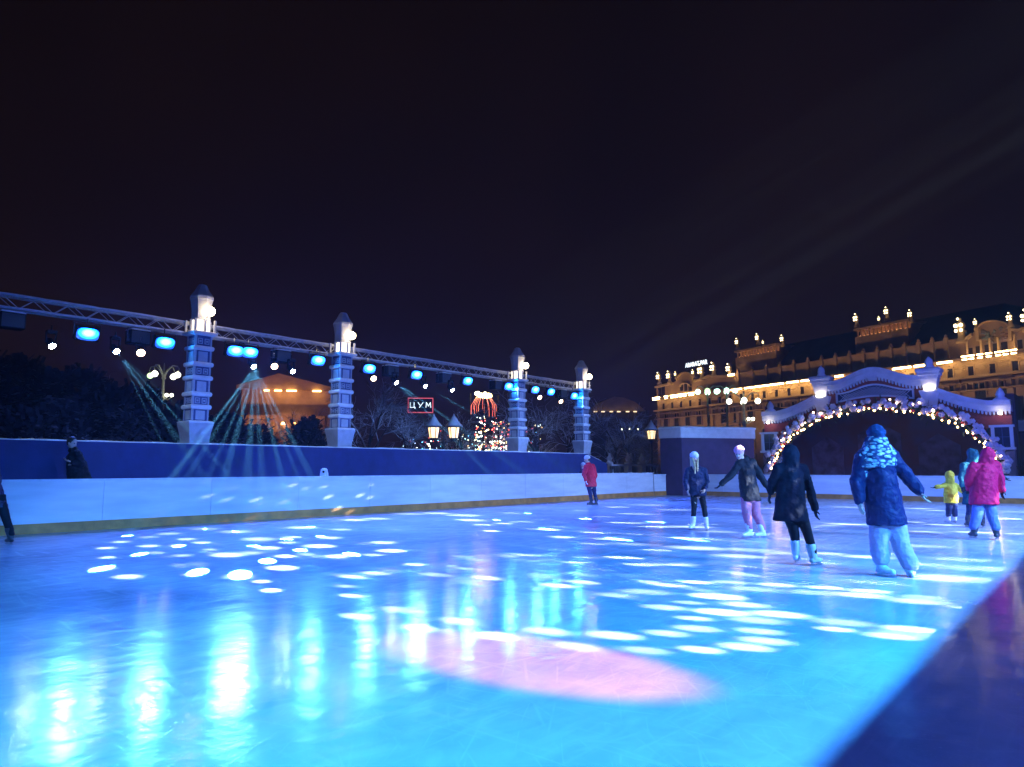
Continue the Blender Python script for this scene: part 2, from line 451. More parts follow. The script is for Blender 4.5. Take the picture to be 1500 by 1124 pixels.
person((868, 741), dict(head=(860, 673), neck=(862, 680), shl=(858, 684, -.12), shr=(869, 683, .12), ell=(854.5, 695, -.16), elr=(873, 696, .1), hal=(857, 704, -.22), har=(869, 705, -.02), pel=(866, 711), hem=(866, 713), knl=(864.5, 723, -.04), knr=(871, 722, .06), anl=(866, 735, -.05), anr=(874, 735, .06)),
       'person in a red jacket and dark trousers standing at the far left board', (-0.95, -0.1, -0.15),
       dict(coat=RED, trousers=DNAVY, hat=GREYHAT, hair=BRUNET, boot=DARK_BOOT, glove=GLOVE_W, toe=((-0.9, -0.2), (-0.7, -0.6)), hemw=0.2, fat=1.25, arm=(0.085, 0.072, 0.06), s=1.0))
person((853.5, 731), dict(head=(854, 682), neck=(853, 688), shl=(851, 691, -.1), shr=(855, 691, .1), ell=(849, 699, -.12), elr=(856, 700, .1), hal=(846.5, 696, -.05), har=(856, 707, .06), pel=(853, 710), hem=(853, 712), knl=(852.5, 719, -.04), knr=(854.5, 719, .04), anl=(852.5, 727, -.04), anr=(855, 727, .04)),
       'smaller person in a dark jacket holding the board beside the skater in red', (-0.9, 0.3, -0.1),
       dict(coat=PLAID, trousers=JEANS2, hat=GREYHAT, boot=DARK_BOOT, glove=GLOVE_D, toe=((-0.9, 0.2), (-0.8, 0.3)), hemw=0.15, s=0.88))
person((1394, 768), dict(head=(1391, 698), neck=(1391.5, 707), shl=(1384, 711), shr=(1400, 711), ell=(1376.5, 713), elr=(1405.5, 716), hal=(1371, 714), har=(1408, 720), pel=(1394, 734), hem=(1393.5, 737), knl=(1390, 745), knr=(1398, 745), anl=(1389.5, 759), anr=(1399, 759)),
       'small child in a yellow hooded snow jacket with both arms held out', (0.02, 1, 0),
       dict(coat=YEL, trousers=DNAVY, hood='up', boot=WHITE_BOOT, glove=GLOVE_D, toe=((-0.2, 0.9), (0.3, 0.9)), leg=(0.098, 0.085, 0.08), hemw=0.16, s=0.76, hs=0.86, arm=(0.08, 0.072, 0.06)))
person((1432, 773), dict(head=(1424, 667), neck=(1424, 677), shl=(1411, 682), shr=(1441, 681), ell=(1408, 700), elr=(1459, 692), hal=(1409, 712), har=(1471, 700), pel=(1426, 728), hem=(1425, 739), knl=(1421, 747), knr=(1437, 748), anl=(1420, 764, .05), anr=(1439, 763, .0)),
       'person in a dark teal hooded coat half hidden behind the magenta jacket', (0.1, 1, 0),
       dict(coat=TEAL, trousers=DNAVY, hood='up', boot=DARK_BOOT, glove=GLOVE_D, toe=((0.2, 0.9), (0.6, 0.7)), hemw=0.2, fat=1.1, s=1.0))
person((1445, 791), dict(head=(1446, 668), neck=(1444, 677), shl=(1426, 684), shr=(1459, 682), ell=(1422, 703, .05), elr=(1465, 702), hal=(1427, 716, .16), har=(1466, 719, -.02), pel=(1441, 729), hem=(1441, 739), knl=(1431, 757), knr=(1453, 755), anl=(1428, 777, .02), anr=(1458, 778, -.02)),
       'person from behind in a bright magenta jacket with its hood up and blue jeans', (0.15, 1, 0.05),
       dict(coat=MAG, trousers=JEANS2, hood='up', boot=DARK_BOOT, glove=GLOVE_D, toe=((0.1, 1), (0.6, 0.6)), leg=(0.1, 0.085, 0.075), hemw=0.255, fat=1.2, s=1.05, arm=(0.085, 0.075, 0.062)))
person((15, 798), dict(head=(-26, 668, -.05), neck=(-21, 681), shl=(-32, 688), shr=(-6, 688), ell=(-40, 708), elr=(0, 708, -.05), hal=(-44, 724), har=(-6, 722, -.15), pel=(-6, 733), hem=(-5, 744), knl=(-16, 760), knr=(9, 760), anl=(-18, 785), anr=(16, 786)),
       'skater in a dark purple jacket cut off by the left edge of the view', (-0.9, 0.2, -0.3),
       dict(coat=PLAID, trousers=LEGGING, hat=DBLUEHAT, boot=DARK_BOOT, glove=GLOVE_D, toe=((-0.9, 0.3), (-0.8, 0.5)), hemw=0.17, s=0.98))
_pl = on_x(116, 702, -16.95)
person((116, 702), dict(head=(107, 649, -.03), neck=(108, 659), shl=(103, 665, .12), shr=(118, 665, -.12), ell=(99, 679, .1), elr=(126, 681, -.14), hal=(107, 681, -.1), har=(115.5, 677, -.25), pel=(116, 705), hem=(118, 712), knl=(113, 730, -.1), knr=(121, 730, .05), anl=(112, 752), anr=(121, 752)),
       'person in a black coat standing behind the left board and looking at a phone', (0.9, -0.2, -0.25),
       dict(coat=BLACK, trousers=LEGGING, hair=BRUNET, boot=DARK_BOOT, toe=((0.9, -0.3), (0.9, -0.3)), hemw=0.26, fat=1.4, s=1.08), z0=0.18, plane_x=_pl)

# turn the fused clothing and bodies into plain meshes
dg = bpy.context.evaluated_depsgraph_get()
done = []
for o in FUSE:
    ev = o.evaluated_get(dg)
    done.append((o, bpy.data.meshes.new_from_object(ev, depsgraph=dg)))
for o, me in done:
    old = o.data
    mats = [s for s in old.materials]
    o.modifiers.clear(); o.data = me; me.name = o.name
    bpy.data.meshes.remove(old)
    me.materials.clear()
    for q in mats: me.materials.append(q)
    for p in me.polygons: p.use_smooth = True; p.material_index = 0
    if '_face' in o:
        f = list(o['_face']); hs = f[9]
        e1, e2, mo = Vector(f[0:3]), Vector(f[3:6]), Vector(f[6:9])
        hh = list(o['_hands']); h1, h2 = Vector(hh[0:3]), Vector(hh[3:6])
        for p in me.polygons:
            c = p.center
            if min((c - e1).length, (c - e2).length) < 0.016 * hs: p.material_index = 1
            elif (c - mo).length < 0.024 * hs and abs(c.z - mo.z) < 0.011: p.material_index = 2
            elif hh[6] and min((c - h1).length, (c - h2).length) < 0.17 * hs: p.material_index = 3
        for kk in ('_face', '_hands', '_heads'): del o[kk]

# ------------------------------------------------------------------ setting: sky, ground, ice
world = bpy.data.worlds.new('World'); scene.world = world; world.use_nodes = True
wt = world.node_tree; wn = wt.nodes; wl = wt.links
bg = wn['Background']
wtc = wn.new('ShaderNodeTexCoord'); wsep = wn.new('ShaderNodeSeparateXYZ'); wl.new(wtc.outputs['Generated'], wsep.inputs[0])
wr = wn.new('ShaderNodeValToRGB')
e = wr.color_ramp.elements
e[0].position = 0.0; e[0].color = (0.009, 0.0042, 0.0045, 1)
e[1].position = 0.55; e[1].color = (0.0046, 0.0020, 0.0013, 1)
wl.new(wsep.outputs['Z'], wr.inputs['Fac'])
wnz = wn.new('ShaderNodeTexNoise'); wnz.inputs['Scale'].default_value = 2.2; wnz.inputs['Detail'].default_value = 3
wl.new(wtc.outputs['Generated'], wnz.inputs['Vector'])
wmr = wn.new('ShaderNodeMapRange'); wmr.inputs[1].default_value = 0.3; wmr.inputs[2].default_value = 0.7; wmr.inputs[3].default_value = 0.7; wmr.inputs[4].default_value = 1.3
wl.new(wnz.outputs['Fac'], wmr.inputs[0])
wmx = wn.new('ShaderNodeVectorMath'); wmx.operation = 'SCALE'
wl.new(wr.outputs['Color'], wmx.inputs[0]); wl.new(wmr.outputs[0], wmx.inputs['Scale'])
wl.new(wmx.outputs[0], bg.inputs['Color']); bg.inputs['Strength'].default_value = 1.0

SNOWG = mat('trodden_snow', (0.28, 0.29, 0.33), 0.9, 0.35, 0.8, bump=0.5, bscale=3)
g = MB(); g.span((-200, -60, -0.6), (120, 200, -0.06)); tag(g.build('ground', SNOWG), kind='structure')

WALL_X, BACK_Y, SIDE_X = -16.45, 31.7, 0.35
def ice_mat():
    m = bpy.data.materials.new('skated_ice'); t, n, l = nodes_of(m); b = n['Principled BSDF']
    tc = n.new('ShaderNodeTexCoord')
    def noise(scale, sc=(1, 1, 1), rot=0, det=4, dist=0.0):
        mp = n.new('ShaderNodeMapping'); mp.inputs['Scale'].default_value = sc; mp.inputs['Rotation'].default_value = (0, 0, rot)
        l.new(tc.outputs['Object'], mp.inputs['Vector'])
        q = n.new('ShaderNodeTexNoise'); q.inputs['Scale'].default_value = scale; q.inputs['Detail'].default_value = det; q.inputs['Distortion'].default_value = dist
        l.new(mp.outputs['Vector'], q.inputs['Vector']); return q.outputs['Fac']
    def ramp(f, a, bb, lo, hi):
        q = n.new('ShaderNodeMapRange'); q.inputs[1].default_value = a; q.inputs[2].default_value = bb; q.inputs[3].default_value = lo; q.inputs[4].default_value = hi
        l.new(f, q.inputs[0]); return q.outputs[0]
    def math_(op, a, bb):
        q = n.new('ShaderNodeMath'); q.operation = op; l.new(a, q.inputs[0]); l.new(bb, q.inputs[1]); return q.outputs[0]
    big = noise(0.35, det=5, dist=0.6)
    st1 = noise(9.0, (1, 0.12, 1), 0.5, 5, 0.8); st2 = noise(11.0, (0.1, 1, 1), 0.25, 5, 0.8); st3 = noise(10.0, (1, 0.09, 1), -0.7, 5, 0.8)
    sc1 = ramp(st1, 0.58, 0.8, 0, 1); sc2 = ramp(st2, 0.58, 0.8, 0, 1); sc3 = ramp(st3, 0.58, 0.8, 0, 1)
    scr = math_('MAXIMUM', math_('MAXIMUM', sc1, sc2), sc3)
    # thin skate tracks: circles of several radii cut by noise
    tracks = None
    for (cx, cy, s, w) in ((-9, 5, 0.9, 0.02), (3, 9, 1.3, 0.018), (-14, 20, 0.8, 0.02), (-2, -3, 1.7, 0.016), (-6, 14, 1.1, 0.018), (-5, -1.5, 2.3, .016), (1.5, 5.5, 2.9, .014), (-11, -2, 1.9, .016)):
        mp = n.new('ShaderNodeMapping'); mp.inputs['Location'].default_value = (-cx, -cy, 0)
        l.new(tc.outputs['Object'], mp.inputs['Vector'])
        wv = n.new('ShaderNodeTexWave'); wv.wave_type = 'RINGS'; wv.rings_direction = 'Z'; wv.inputs['Scale'].default_value = s * 0.5
        wv.inputs['Distortion'].default_value = 2.5; wv.inputs['Detail'].default_value = 1; wv.inputs['Detail Scale'].default_value = 0.3
        l.new(mp.outputs['Vector'], wv.inputs['Vector'])
        r_ = ramp(wv.outputs['Fac'], 1 - w * 0.35, 1.0, 0, 1)
        r_ = math_('MULTIPLY', r_, ramp(noise(0.8 + s, det=2), 0.47, 0.58, 0, 1))
        tracks = r_ if tracks is None else math_('MAXIMUM', tracks, r_)
    big = math_('ADD', ramp(big, 0, 1, 0, .72), ramp(noise(5.0, (1, .55, 1), .3, 8, .8), 0, 1, -.02, .30))
    rp = n.new('ShaderNodeValToRGB'); rp.color_ramp.elements[0].position = 0.33; rp.color_ramp.elements[1].position = 0.68
    rp.color_ramp.elements[0].color = (0.36, 0.43, 0.54, 1); rp.color_ramp.elements[1].color = (0.70, 0.76, 0.82, 1)
    l.new(big, rp.inputs['Fac'])
    mx = n.new('ShaderNodeMix'); mx.data_type = 'RGBA'; mx.inputs[7].default_value = (0.84, 0.87, 0.9, 1)
    tot = math_('MAXIMUM', ramp(scr, 0, 1, 0, 0.34), ramp(tracks, 0, 1, 0, 0.2))
    dust = math_('MULTIPLY', ramp(noise(55, (1, 1, 1), 0, 2), .6, .72, 0, .6), ramp(noise(1.1, (1, .6, 1), .6, 5), .48, .66, 0, 1))
    tot = math_('MAXIMUM', tot, dust)
    l.new(tot, mx.inputs[0]); l.new(rp.outputs['Color'], mx.inputs[6]); l.new(mx.outputs[2], b.inputs['Base Color'])
    rough = math_('ADD', ramp(big, 0.35, 0.65, 0.12, 0.18), ramp(scr, 0, 1, 0.0, 0.12))
    l.new(rough, b.inputs['Roughness']); b.inputs['IOR'].default_value = 1.33; b.inputs['Specular IOR Level'].default_value = 0.5
    h = math_('ADD', ramp(noise(2.2, (1, 1, 1), 0, 3), 0, 1, 0, 1.0), ramp(tot, 0, 1, 0, 0.12))
    h = math_('ADD', h, ramp(noise(14, (1, 0.5, 1), 0.4, 4), 0, 1, 0, 0.12))
    bp = n.new('ShaderNodeBump'); bp.inputs['Strength'].default_value = 0.35; bp.inputs['Distance'].default_value = 0.02
    l.new(h, bp.inputs['Height']); l.new(bp.outputs['Normal'], b.inputs['Normal'])
    return m
ICE = ice_mat()
q = MB(); q.span((WALL_X - 0.1, -8, -0.05), (SIDE_X + 0.1, BACK_Y + 0.1, 0.0)); tag(q.build('ice', ICE), kind='structure')
PLAT = mat('platform_boards', (0.16, 0.16, 0.18), 0.8, 0.25, 4)
q = MB(); q.span((-18.0, -8, -0.06), (WALL_X - 0.14, 28.4, 0.18)); tag(q.build('walkway', PLAT), kind='structure')

# ------------------------------------------------------------------ rink boards
BOARD = mat('white_board_panel', (0.58, 0.58, 0.63), 0.42, c2=(0.72, 0.72, 0.76), scale=1.6, bump=0.1, bscale=3, stretch=(.5, 1, 3))
KICK = mat('yellow_kick_strip', (0.46, 0.19, 0.04), 0.5, 0.25, 3)
CAPM = mat('board_cap', (0.62, 0.64, 0.70), 0.4, 0.1, 5)
def board(label, a, b, h, inn):
    """a straight run of boards from a to b; inn is the unit vector towards the ice"""
    a = Vector((*a, 0)); b = Vector((*b, 0)); d = (b - a); L = d.length; d.normalize(); n_ = Vector((*inn, 0))
    rt = empty('rink_board', a, math.atan2(d.y, d.x), label, 'rink board', 'white boards round the rink')
    sgn = 1 if Vector((-d.y, d.x, 0)).dot(n_) > 0 else -1
    k = max(1, round(L / 2.45)); w = L / k
    for i in range(k):
        p = MB(); p.span((i * w + 0.004, -0.05 * sgn, 0.02), ((i + 1) * w - 0.004, 0.0, h - 0.04)); p.build('panel', BOARD, rt)
    p = MB(); p.span((0, 0.0, 0.0), (L, 0.014 * sgn, 0.195)); p.build('kick_strip', KICK, rt)
    p = MB(); p.span((-0.01, -0.09 * sgn, h - 0.04), (L + 0.01, 0.025 * sgn, h)); p.build('cap_rail', CAPM, rt)
    p = MB()
    for i in range(k + 1): p.span((min(i * w, L - 0.04), -0.12 * sgn, 0.0), (min(i * w, L - 0.04) + 0.04, -0.055 * sgn, h - 0.05))
    p.build('brace', STEEL, rt)
    return rt
board('long white rink board along the left edge of the ice below the blue wall', (WALL_X, -8), (WALL_X, 30.0), 1.065, (1, 0))
board('short lower white board cutting the far left corner of the rink', (WALL_X, 30.05), (WALL_X + 0.25, BACK_Y - 0.02), 0.985, (1, 0))
board('white rink board along the far end of the ice in front of the brick gate', (WALL_X + 0.3, BACK_Y), (SIDE_X, BACK_Y), 0.985, (0, -1))
board('white rink board along the near right edge whose shadow crosses the ice', (SIDE_X, -8), (SIDE_X, BACK_Y), 1.06, (-1, 0))

# ------------------------------------------------------------------ blue parapet
BLUEP = mat('blue_painted_wall', (0.012, 0.023, 0.13), 0.7, 0.12, 2.5, bump=0.1, bscale=14)
SNOW = mat('settled_snow', (0.74, 0.76, 0.82), 0.85, 0.06, 5, bump=0.7, bscale=7)
rt = empty('parapet_wall', (-18.0, -8, 0), 0, 'long dark blue wall behind the left board, dusted with snow along its top edge', 'wall')
prof = [(0, -0.05), (36.5, -0.05), (36.5, 1.46), (34.85, 1.9), (0, 1.88)]
p = MB(); p.add([(0, y, z) for y, z in prof] + [(-1.15, y, z) for y, z in prof], [(0, 1, 2, 3, 4), (9, 8, 7, 6, 5)] + [(i, (i + 1) % 5, 5 + (i + 1) % 5, 5 + i) for i in range(5)])
p.build('wall', BLUEP, rt)
p = MB(); rr = random.Random(3); pts = []
yy = 0.0
while yy < 36.4:
    z = 1.88 + 0.02 * yy / 34.85 if yy < 34.85 else 1.9 - (yy - 34.85) * 0.2667
    pts.append((-0.07 + rr.uniform(-.015, .015), yy, z + 0.0)); yy += 0.35
p.tube(pts, [0.035 + rr.uniform(-0.012, 0.014) for _ in pts], 7); p.build('snow_edge', SNOW, rt, True)

# ------------------------------------------------------------------ ornate columns
STONE = mat('pale_painted_panel', (0.44, 0.45, 0.52), 0.7, 0.1, 5, bump=0.2, bscale=25)
FRAMEM = mat('dark_blue_column_face', (0.06, 0.08, 0.2), 0.7, 0.15, 8)
LAMPW = glow('warm_globe_lamp', (1.0, 0.80, 0.48), 24)
TIERW = glow('lit_tier_panel', (1.0, 0.85, 0.62), 2.5)
def column():
    rt = empty('ornate_column')
    b = MB(); b.sq([(0, 0, 1.885, .27), (0, 0, 2.0, .265), (0, 0, 2.2, .29), (0, 0, 2.4, .33), (0, 0, 2.46, .325)]); b.build('base', STONE, rt)
    s = MB(); s.ell((0, 0, 2.47), (0.335, 0.335, 0.06)); s.sq([(0, 0, 2.44, .33), (0, 0, 2.47, .34), (0, 0, 2.5, .3)]); s.build('snow_cap', SNOW, rt)
    s = MB(); s.sq([(0, 0, 2.46, .215), (0, 0, 4.82, .215)]); s.build('shaft', FRAMEM, rt)
    zs = [2.46, 2.86, 3.2, 3.63, 3.99, 4.42, 4.8]
    for k in range(6):
        z0, z1 = zs[k] + (0.05 if k else 0.05), zs[k + 1] - 0.05
        p = MB()
        for ax in range(4):
            q = Matrix.Rotation(ax * PI / 2, 3, 'Z')
            for sx in (-1, 1): p.box(q @ Vector((0.222, sx * 0.2, (z0 + z1) / 2)), (0.03, 0.03, z1 - z0), q)
            if k % 2 == 0:
                p.box(q @ Vector((0.219, 0, (z0 + z1) / 2 - 0.01)), (0.022, 0.25, (z1 - z0) - 0.06), q)
            else:
                for sx in (-1, 1):
                    cz = (z0 + z1) / 2
                    for dy, dz, sy, sz in ((-.055, 0, .02, .15), (.055, 0, .02, .15), (0, .065, .13, .02), (0, -.065, .13, .02), (0, 0, .05, .05)):
                        p.box(q @ Vector((0.22, sx * 0.09 + dy, cz + dz)), (0.024, sy, sz), q)
        p.build('panel_frame', STONE, rt)
    for k in range(1, 6):
        p = MB(); z = zs[k]; p.sq([(0, 0, z - 0.06, .235), (0, 0, z - 0.045, .275), (0, 0, z + 0.015, .288), (0, 0, z + 0.055, .27), (0, 0, z + 0.075, .2)]); o = p.build('snow_ledge', SNOW, rt)
        bv = o.modifiers.new('b', 'BEVEL'); bv.width = 0.018; bv.segments = 2
    p = MB(); p.sq([(0, 0, 4.76, .24), (0, 0, 4.79, .33), (0, 0, 4.85, .335), (0, 0, 4.87, .3)]); p.build('tier_floor', SNOW, rt)
    p = MB(); p.sq([(0, 0, 4.87, .17), (0, 0, 5.2, .17)]); p.build('tier_core', TIERW, rt)
    p = MB()
    for sx in (-1, 0, 1):
        for sy in (-1, 0, 1):
            if sx or sy: p.box((sx * .265, sy * .265, 5.03), (.05, .05, .33))
    p.build('tier_post', STONE, rt)
    p = MB(); p.lathe((0, 0, 0), [(.27, 5.19), (.25, 5.25), (.25, 5.45), (.29, 5.72), (.31, 5.76), (.3, 5.8)], 8); p.build('cap_body', STONE, rt)
    p = MB(); p.lathe((0, 0, 0), [(.31, 5.78), (.31, 5.83), (.2, 5.99), (.13, 6.13), (.1, 6.17), (.05, 6.185)], 8); p.build('cap_roof', SNOW, rt)
    l_ = MB(); l_.ell((0.40, 0.05, 5.40), (.125, .125, .125)); l_.build('globe_lamp', LAMPW, rt, True)
    l_ = MB(); l_.bar((0.2, .04, 5.24), (0.38, .05, 5.3), .02); l_.build('lamp_arm', STEEL, rt)
    return rt
COLY = [9.17, 13.8, 22.55, 27.2]
COLL = ['tallest-looking pale column nearest the left edge, with a lit tier and globe lamp', 'pale snow-ledged column just right of the amber theatre, with a lit tier', 'pale snow-ledged column beside the coloured fairy lights, with a lit tier', 'farthest pale column, above the skater in red at the end of the blue wall']
c0 = column()
for i, y in enumerate(COLY):
    c = c0 if i == 0 else copy_tree(c0)
    c.location = (-18.5, y, 0.012 if i == 0 else 0.02); tag(c, COLL[i], 'column', 'ornate columns on the blue wall')

# ------------------------------------------------------------------ truss with its lamps
ALU = mat('frosted_truss_tube', (0.55, 0.57, 0.62), 0.45, 0.12, 10, metal=0.0)
BLK = mat('black_lamp_housing', (0.01, 0.01, 0.012), 0.6, 0.2, 10, spec=.15)
TX = -18.95
rt = empty('lighting_truss', (TX, 0, 0), 0, 'long aluminium lighting truss dusted with snow running along behind the columns', 'truss')
Y0, Y1 = -4.0, 28.4; zt, zb = 5.16, 4.87
for nm, (x, z) in zip(('chord', 'chord', 'chord', 'chord'), ((0.14, zt), (-0.14, zt), (0.14, zb), (-0.14, zb))):
    p = MB(); p.bar((x, Y0, z), (x, Y1, z), 0.027, 8); p.build(nm, ALU, rt, True)
br = MB(); yy = Y0; k = 0
while yy < Y1 - 0.3:
    for x in (0.14, -0.14): br.bar((x, yy, zb if k % 2 == 0 else zt), (x, yy + 0.35, zt if k % 2 == 0 else zb), 0.011, 5)
    br.bar((-0.14, yy, zb), (0.14, yy + 0.35, zb), 0.01, 5); br.bar((0.14, yy, zt), (-0.14, yy + 0.35, zt), 0.01, 5)
    yy += 0.35; k += 1
br.build('lattice', ALU, rt)
sn = MB(); rr = random.Random(5)
for x in (0.14, -0.14):
    pts = [(x, Y0 + 0.3 * i, zt + 0.026) for i in range(int((Y1 - Y0) / 0.3))]
    sn.tube(pts, [0.022 + rr.uniform(-.006, .008) for _ in pts], 6)
pts = [(0.14, Y0 + 0.3 * i, zb + 0.02) for i in range(int((Y1 - Y0) / 0.3))]
sn.tube(pts, [0.02 + rr.uniform(-.006, .008) for _ in pts], 6)
sn.build('snow', SNOW, rt, True)

def speaker_box():
    rt = empty('hanging_speaker')
    b = MB(); b.box((0, 0, 0), (0.34, 0.5, 0.36)); o = b.build('cabinet', BLK, rt); m_ = o.modifiers.new('b', 'BEVEL'); m_.width = 0.015
    b = MB(); b.box((0.175, 0, 0), (0.012, 0.44, 0.3)); b.build('grille', mat('speaker_grille', (0.03, 0.03, 0.035), 0.7, 0.2, 60), rt)
    b = MB(); b.box((0, 0.26, 0.07), (0.03, 0.02, 0.36)); b.box((0, -0.26, 0.07), (0.03, 0.02, 0.36)); b.box((0, 0, .245), (.03, .54, .02)); b.build('bracket', STEEL, rt)
    b = MB(); b.sq([(0, 0, .18, .17), (0, 0, .21, .16), (0, 0, .225, .12)]); o = b.build('snow_top', SNOW, rt); o.scale = (1, 1.45, 1)
    return rt
s0 = speaker_box()
for i, px in enumerate([(16, 470, 'at the left edge of the view'), (203, 482, 'left of the nearest column'), (412, 506, 'above the amber theatre'), (572, 536, 'right of the second column'), (650, 548, 'above the twin lanterns'), (727, 554, 'just left of the third column'), (822, 574, 'between the third and farthest columns')]):
    s_ = s0 if i == 0 else copy_tree(s0)
    P = on_x(px[0], px[1], TX + 0.05); s_.location = (TX + 0.05, P.y, 4.585)
    tag(s_, 'black snow-topped speaker box hanging from the truss ' + px[2], 'speaker', 'speaker boxes under the truss')

LENSB = glow('cyan_blue_lens', (0.012, 0.20, 1.0), 42)
def lens_fade():
    """lamp halo painted into the lens: emission fades to a deep blue rim"""
    t, n, l = LENSB.node_tree, LENSB.node_tree.nodes, LENSB.node_tree.links; b = n['Principled BSDF']
    tc = n.new('ShaderNodeTexCoord'); mp = n.new('ShaderNodeMapping'); mp.vector_type = 'TEXTURE'; mp.inputs['Scale'].default_value = (1, .25, .15)
    l.new(tc.outputs['Object'], mp.inputs['Vector'])
    le = n.new('ShaderNodeVectorMath'); le.operation = 'LENGTH'; sp = n.new('ShaderNodeVectorMath'); sp.operation = 'MULTIPLY'; sp.inputs[1].default_value = (0, 1, 1)
    l.new(mp.outputs[0], sp.inputs[0]); l.new(sp.outputs[0], le.inputs[0])
    r = n.new('ShaderNodeValToRGB'); e = r.color_ramp.elements
    e[0].position = .3; e[0].color = (.005, .26, 1, 1); e[1].position = .97; e[1].color = (0.0, .0006, .006, 1); e2 = e.new(.66); e2.color = (.0002, .012, .09, 1)  # blue rim stands in for the glow around the lamp
    l.new(le.outputs['Value'], r.inputs['Fac']); l.new(r.outputs['Color'], b.inputs['Emission Color']); b.inputs['Emission Strength'].default_value = 230
lens_fade()
LENSW = glow('cool_white_lens', (0.75, 0.95, 1.0), 220)
LENSA = glow('warm_white_lens', (1.0, 0.62, 0.38), 14)
def wash():
    rt = empty('wash_light')
    q = Matrix.Rotation(R(20), 3, 'Y')
    b = MB(); b.box((0, 0, 0), (0.16, 0.54, 0.34), q); o = b.build('housing', BLK, rt); m_ = o.modifiers.new('b', 'BEVEL'); m_.width = 0.02
    b = MB()
    rs = []
    for x, s in ((0.081, 1.0), (0.1, 0.93), (0.108, 0.7)):
        rr_ = []
        for i in range(20):
            a = 2 * PI * i / 20; cx = math.copysign(abs(math.cos(a)) ** 0.6, math.cos(a)); cz = math.copysign(abs(math.sin(a)) ** 0.6, math.sin(a))
            rr_.append(q @ Vector((x, 0.25 * s * cx, 0.15 * s * cz)))
        rs.append(rr_)
    b.rings(rs); b.build('lens', LENSB, rt, True)
    b = MB(); b.box((0, .285, .1), (.04, .015, .28)); b.box((0, -.285, .1), (.04, .015, .28)); b.box((0, 0, .24), (.04, .58, .015)); b.bar((0, 0, .24), (0, 0, .36), .018); b.build('yoke', STEEL, rt)
    return rt
WPX = [(127, 489), (240, 502), (343, 514), (364, 516), (464, 528), (539, 540), (608, 549), (683, 558), (743, 566), (782, 571), (805, 574), (839, 580)]
ORD = ['first', 'second', 'third', 'fourth', 'fifth', 'sixth', 'seventh', 'eighth', 'ninth', 'tenth', 'eleventh', 'twelfth']
w0 = wash(); WASH = []
for i, (px, py) in enumerate(WPX):
    w_ = w0 if i == 0 else copy_tree(w0)
    P = on_x(px, py, TX + 0.3); w_.location = P; WASH.append(P.copy())
    tag(w_, ('biggest and brightest blue wash light, near the left edge under the truss' if i == 0 else ORD[i] + ' blue wash light from the left under the truss'), 'stage light', 'blue wash lights under the truss')
def mover():
    rt = empty('moving_head_light')
    b = MB(); b.box((0, 0, .26), (.16, .2, .07)); b.bar((0, 0, .29), (0, 0, .42), .018); b.build('base', BLK, rt)
    b = MB(); b.box((0, .1, .12), (.06, .02, .26)); b.box((0, -.1, .12), (.06, .02, .26)); b.box((0, 0, .235), (.06, .2, .02)); b.build('yoke', BLK, rt)
    d = Vector((0.7, 0.1, -0.6)).normalized()
    b = MB(); b.tube([d * -.16, d * -.1, d * .06, d * .12], [.05, .085, .085, .075], 14); b.build('head', BLK, rt, True)
    b = MB(); b.tube([d * .121, d * .128, d * .135], [.072, .064, .03], 14); b.build('lens', LENSW, rt, True)
    return rt
MPX = [(74, 503), (168, 511), (369, 534), (426, 541), (578, 558), (620, 563), (660, 569)]
ML = ['at the far left below the truss', 'right of the biggest wash light, beaming to the right', 'above the theatre gable, throwing the widest fan of beams', 'small, just right of the theatre gable', 'right of the second column, beaming down to the right', 'left of the red-framed sign', 'rightmost, above the twin lanterns']
m0 = mover(); MOV = []
for i, (px, py) in enumerate(MPX):
    m_ = m0 if i == 0 else copy_tree(m0)
    P = on_x(px, py, TX + 0.28); m_.location = P; MOV.append(P.copy())
    tag(m_, 'small white spotlight ' + ML[i], 'stage light', 'white moving spotlights under the truss')
def par():
    rt = empty('par_can')
    d = Vector((0.82, -0.25, -0.5)).normalized()
    b = MB(); b.tube([d * -.14, d * -.1, d * .1], [.04, .1, .105], 14); b.build('can', BLK, rt, True)
    b = MB(); b.tube([d * .085, d * .102, d * .108], [.1, .096, .05], 14); b.build('lens', LENSA, rt, True)
    b = MB(); b.box((0, .12, .1), (.03, .012, .24)); b.box((0, -.12, .1), (.03, .012, .24)); b.box((0, 0, .22), (.03, .25, .012)); b.bar((0, 0, .22), (0, 0, .36), .015); b.build('yoke', STEEL, rt)
    return rt
p0 = par()
for i, (px, py) in enumerate([(206, 515), (401, 535), (546, 553), (789, 581), (820, 587)]):
    p_ = p0 if i == 0 else copy_tree(p0)
    p_.location = on_x(px, py, TX + 0.28)
    tag(p_, 'warm white can light ' + ['left of the nearest column', 'above the theatre gable', 'right of the second column', 'right of the third column', 'left of the farthest column'][i], 'stage light', 'warm can lights under the truss')

# white skating aid standing behind the board
P = on_x(475, 690, -16.9)
rt = empty('skating_aid', (P.x, P.y, 0.18), R(40), 'small white tapered plastic post with a dark round hole, poking up behind the left board', 'skating aid')
WP = mat('white_plastic', (0.78, 0.78, 0.8), 0.4, 0.05, 10)
b = MB(); b.loft([((0, 0, 0), .2, .16), ((0, 0, .1), .19, .15), ((0, 0, .6), .15, .11), ((0, 0, .95), .115, .08), ((0, 0, 1.06), .09, .065), ((0, 0, 1.1), .05, .035)], 16); b.build('body', WP, rt, True)
b = MB(); b.tube([(0, -.075, 1.0), (0, -.09, 1.0)], [.032, .032], 14); b.build('hole_rim', BLK, rt)
b = MB(); b.box((0, -.02, 0.02), (.46, .5, .035)); b.build('foot_plate', WP, rt)

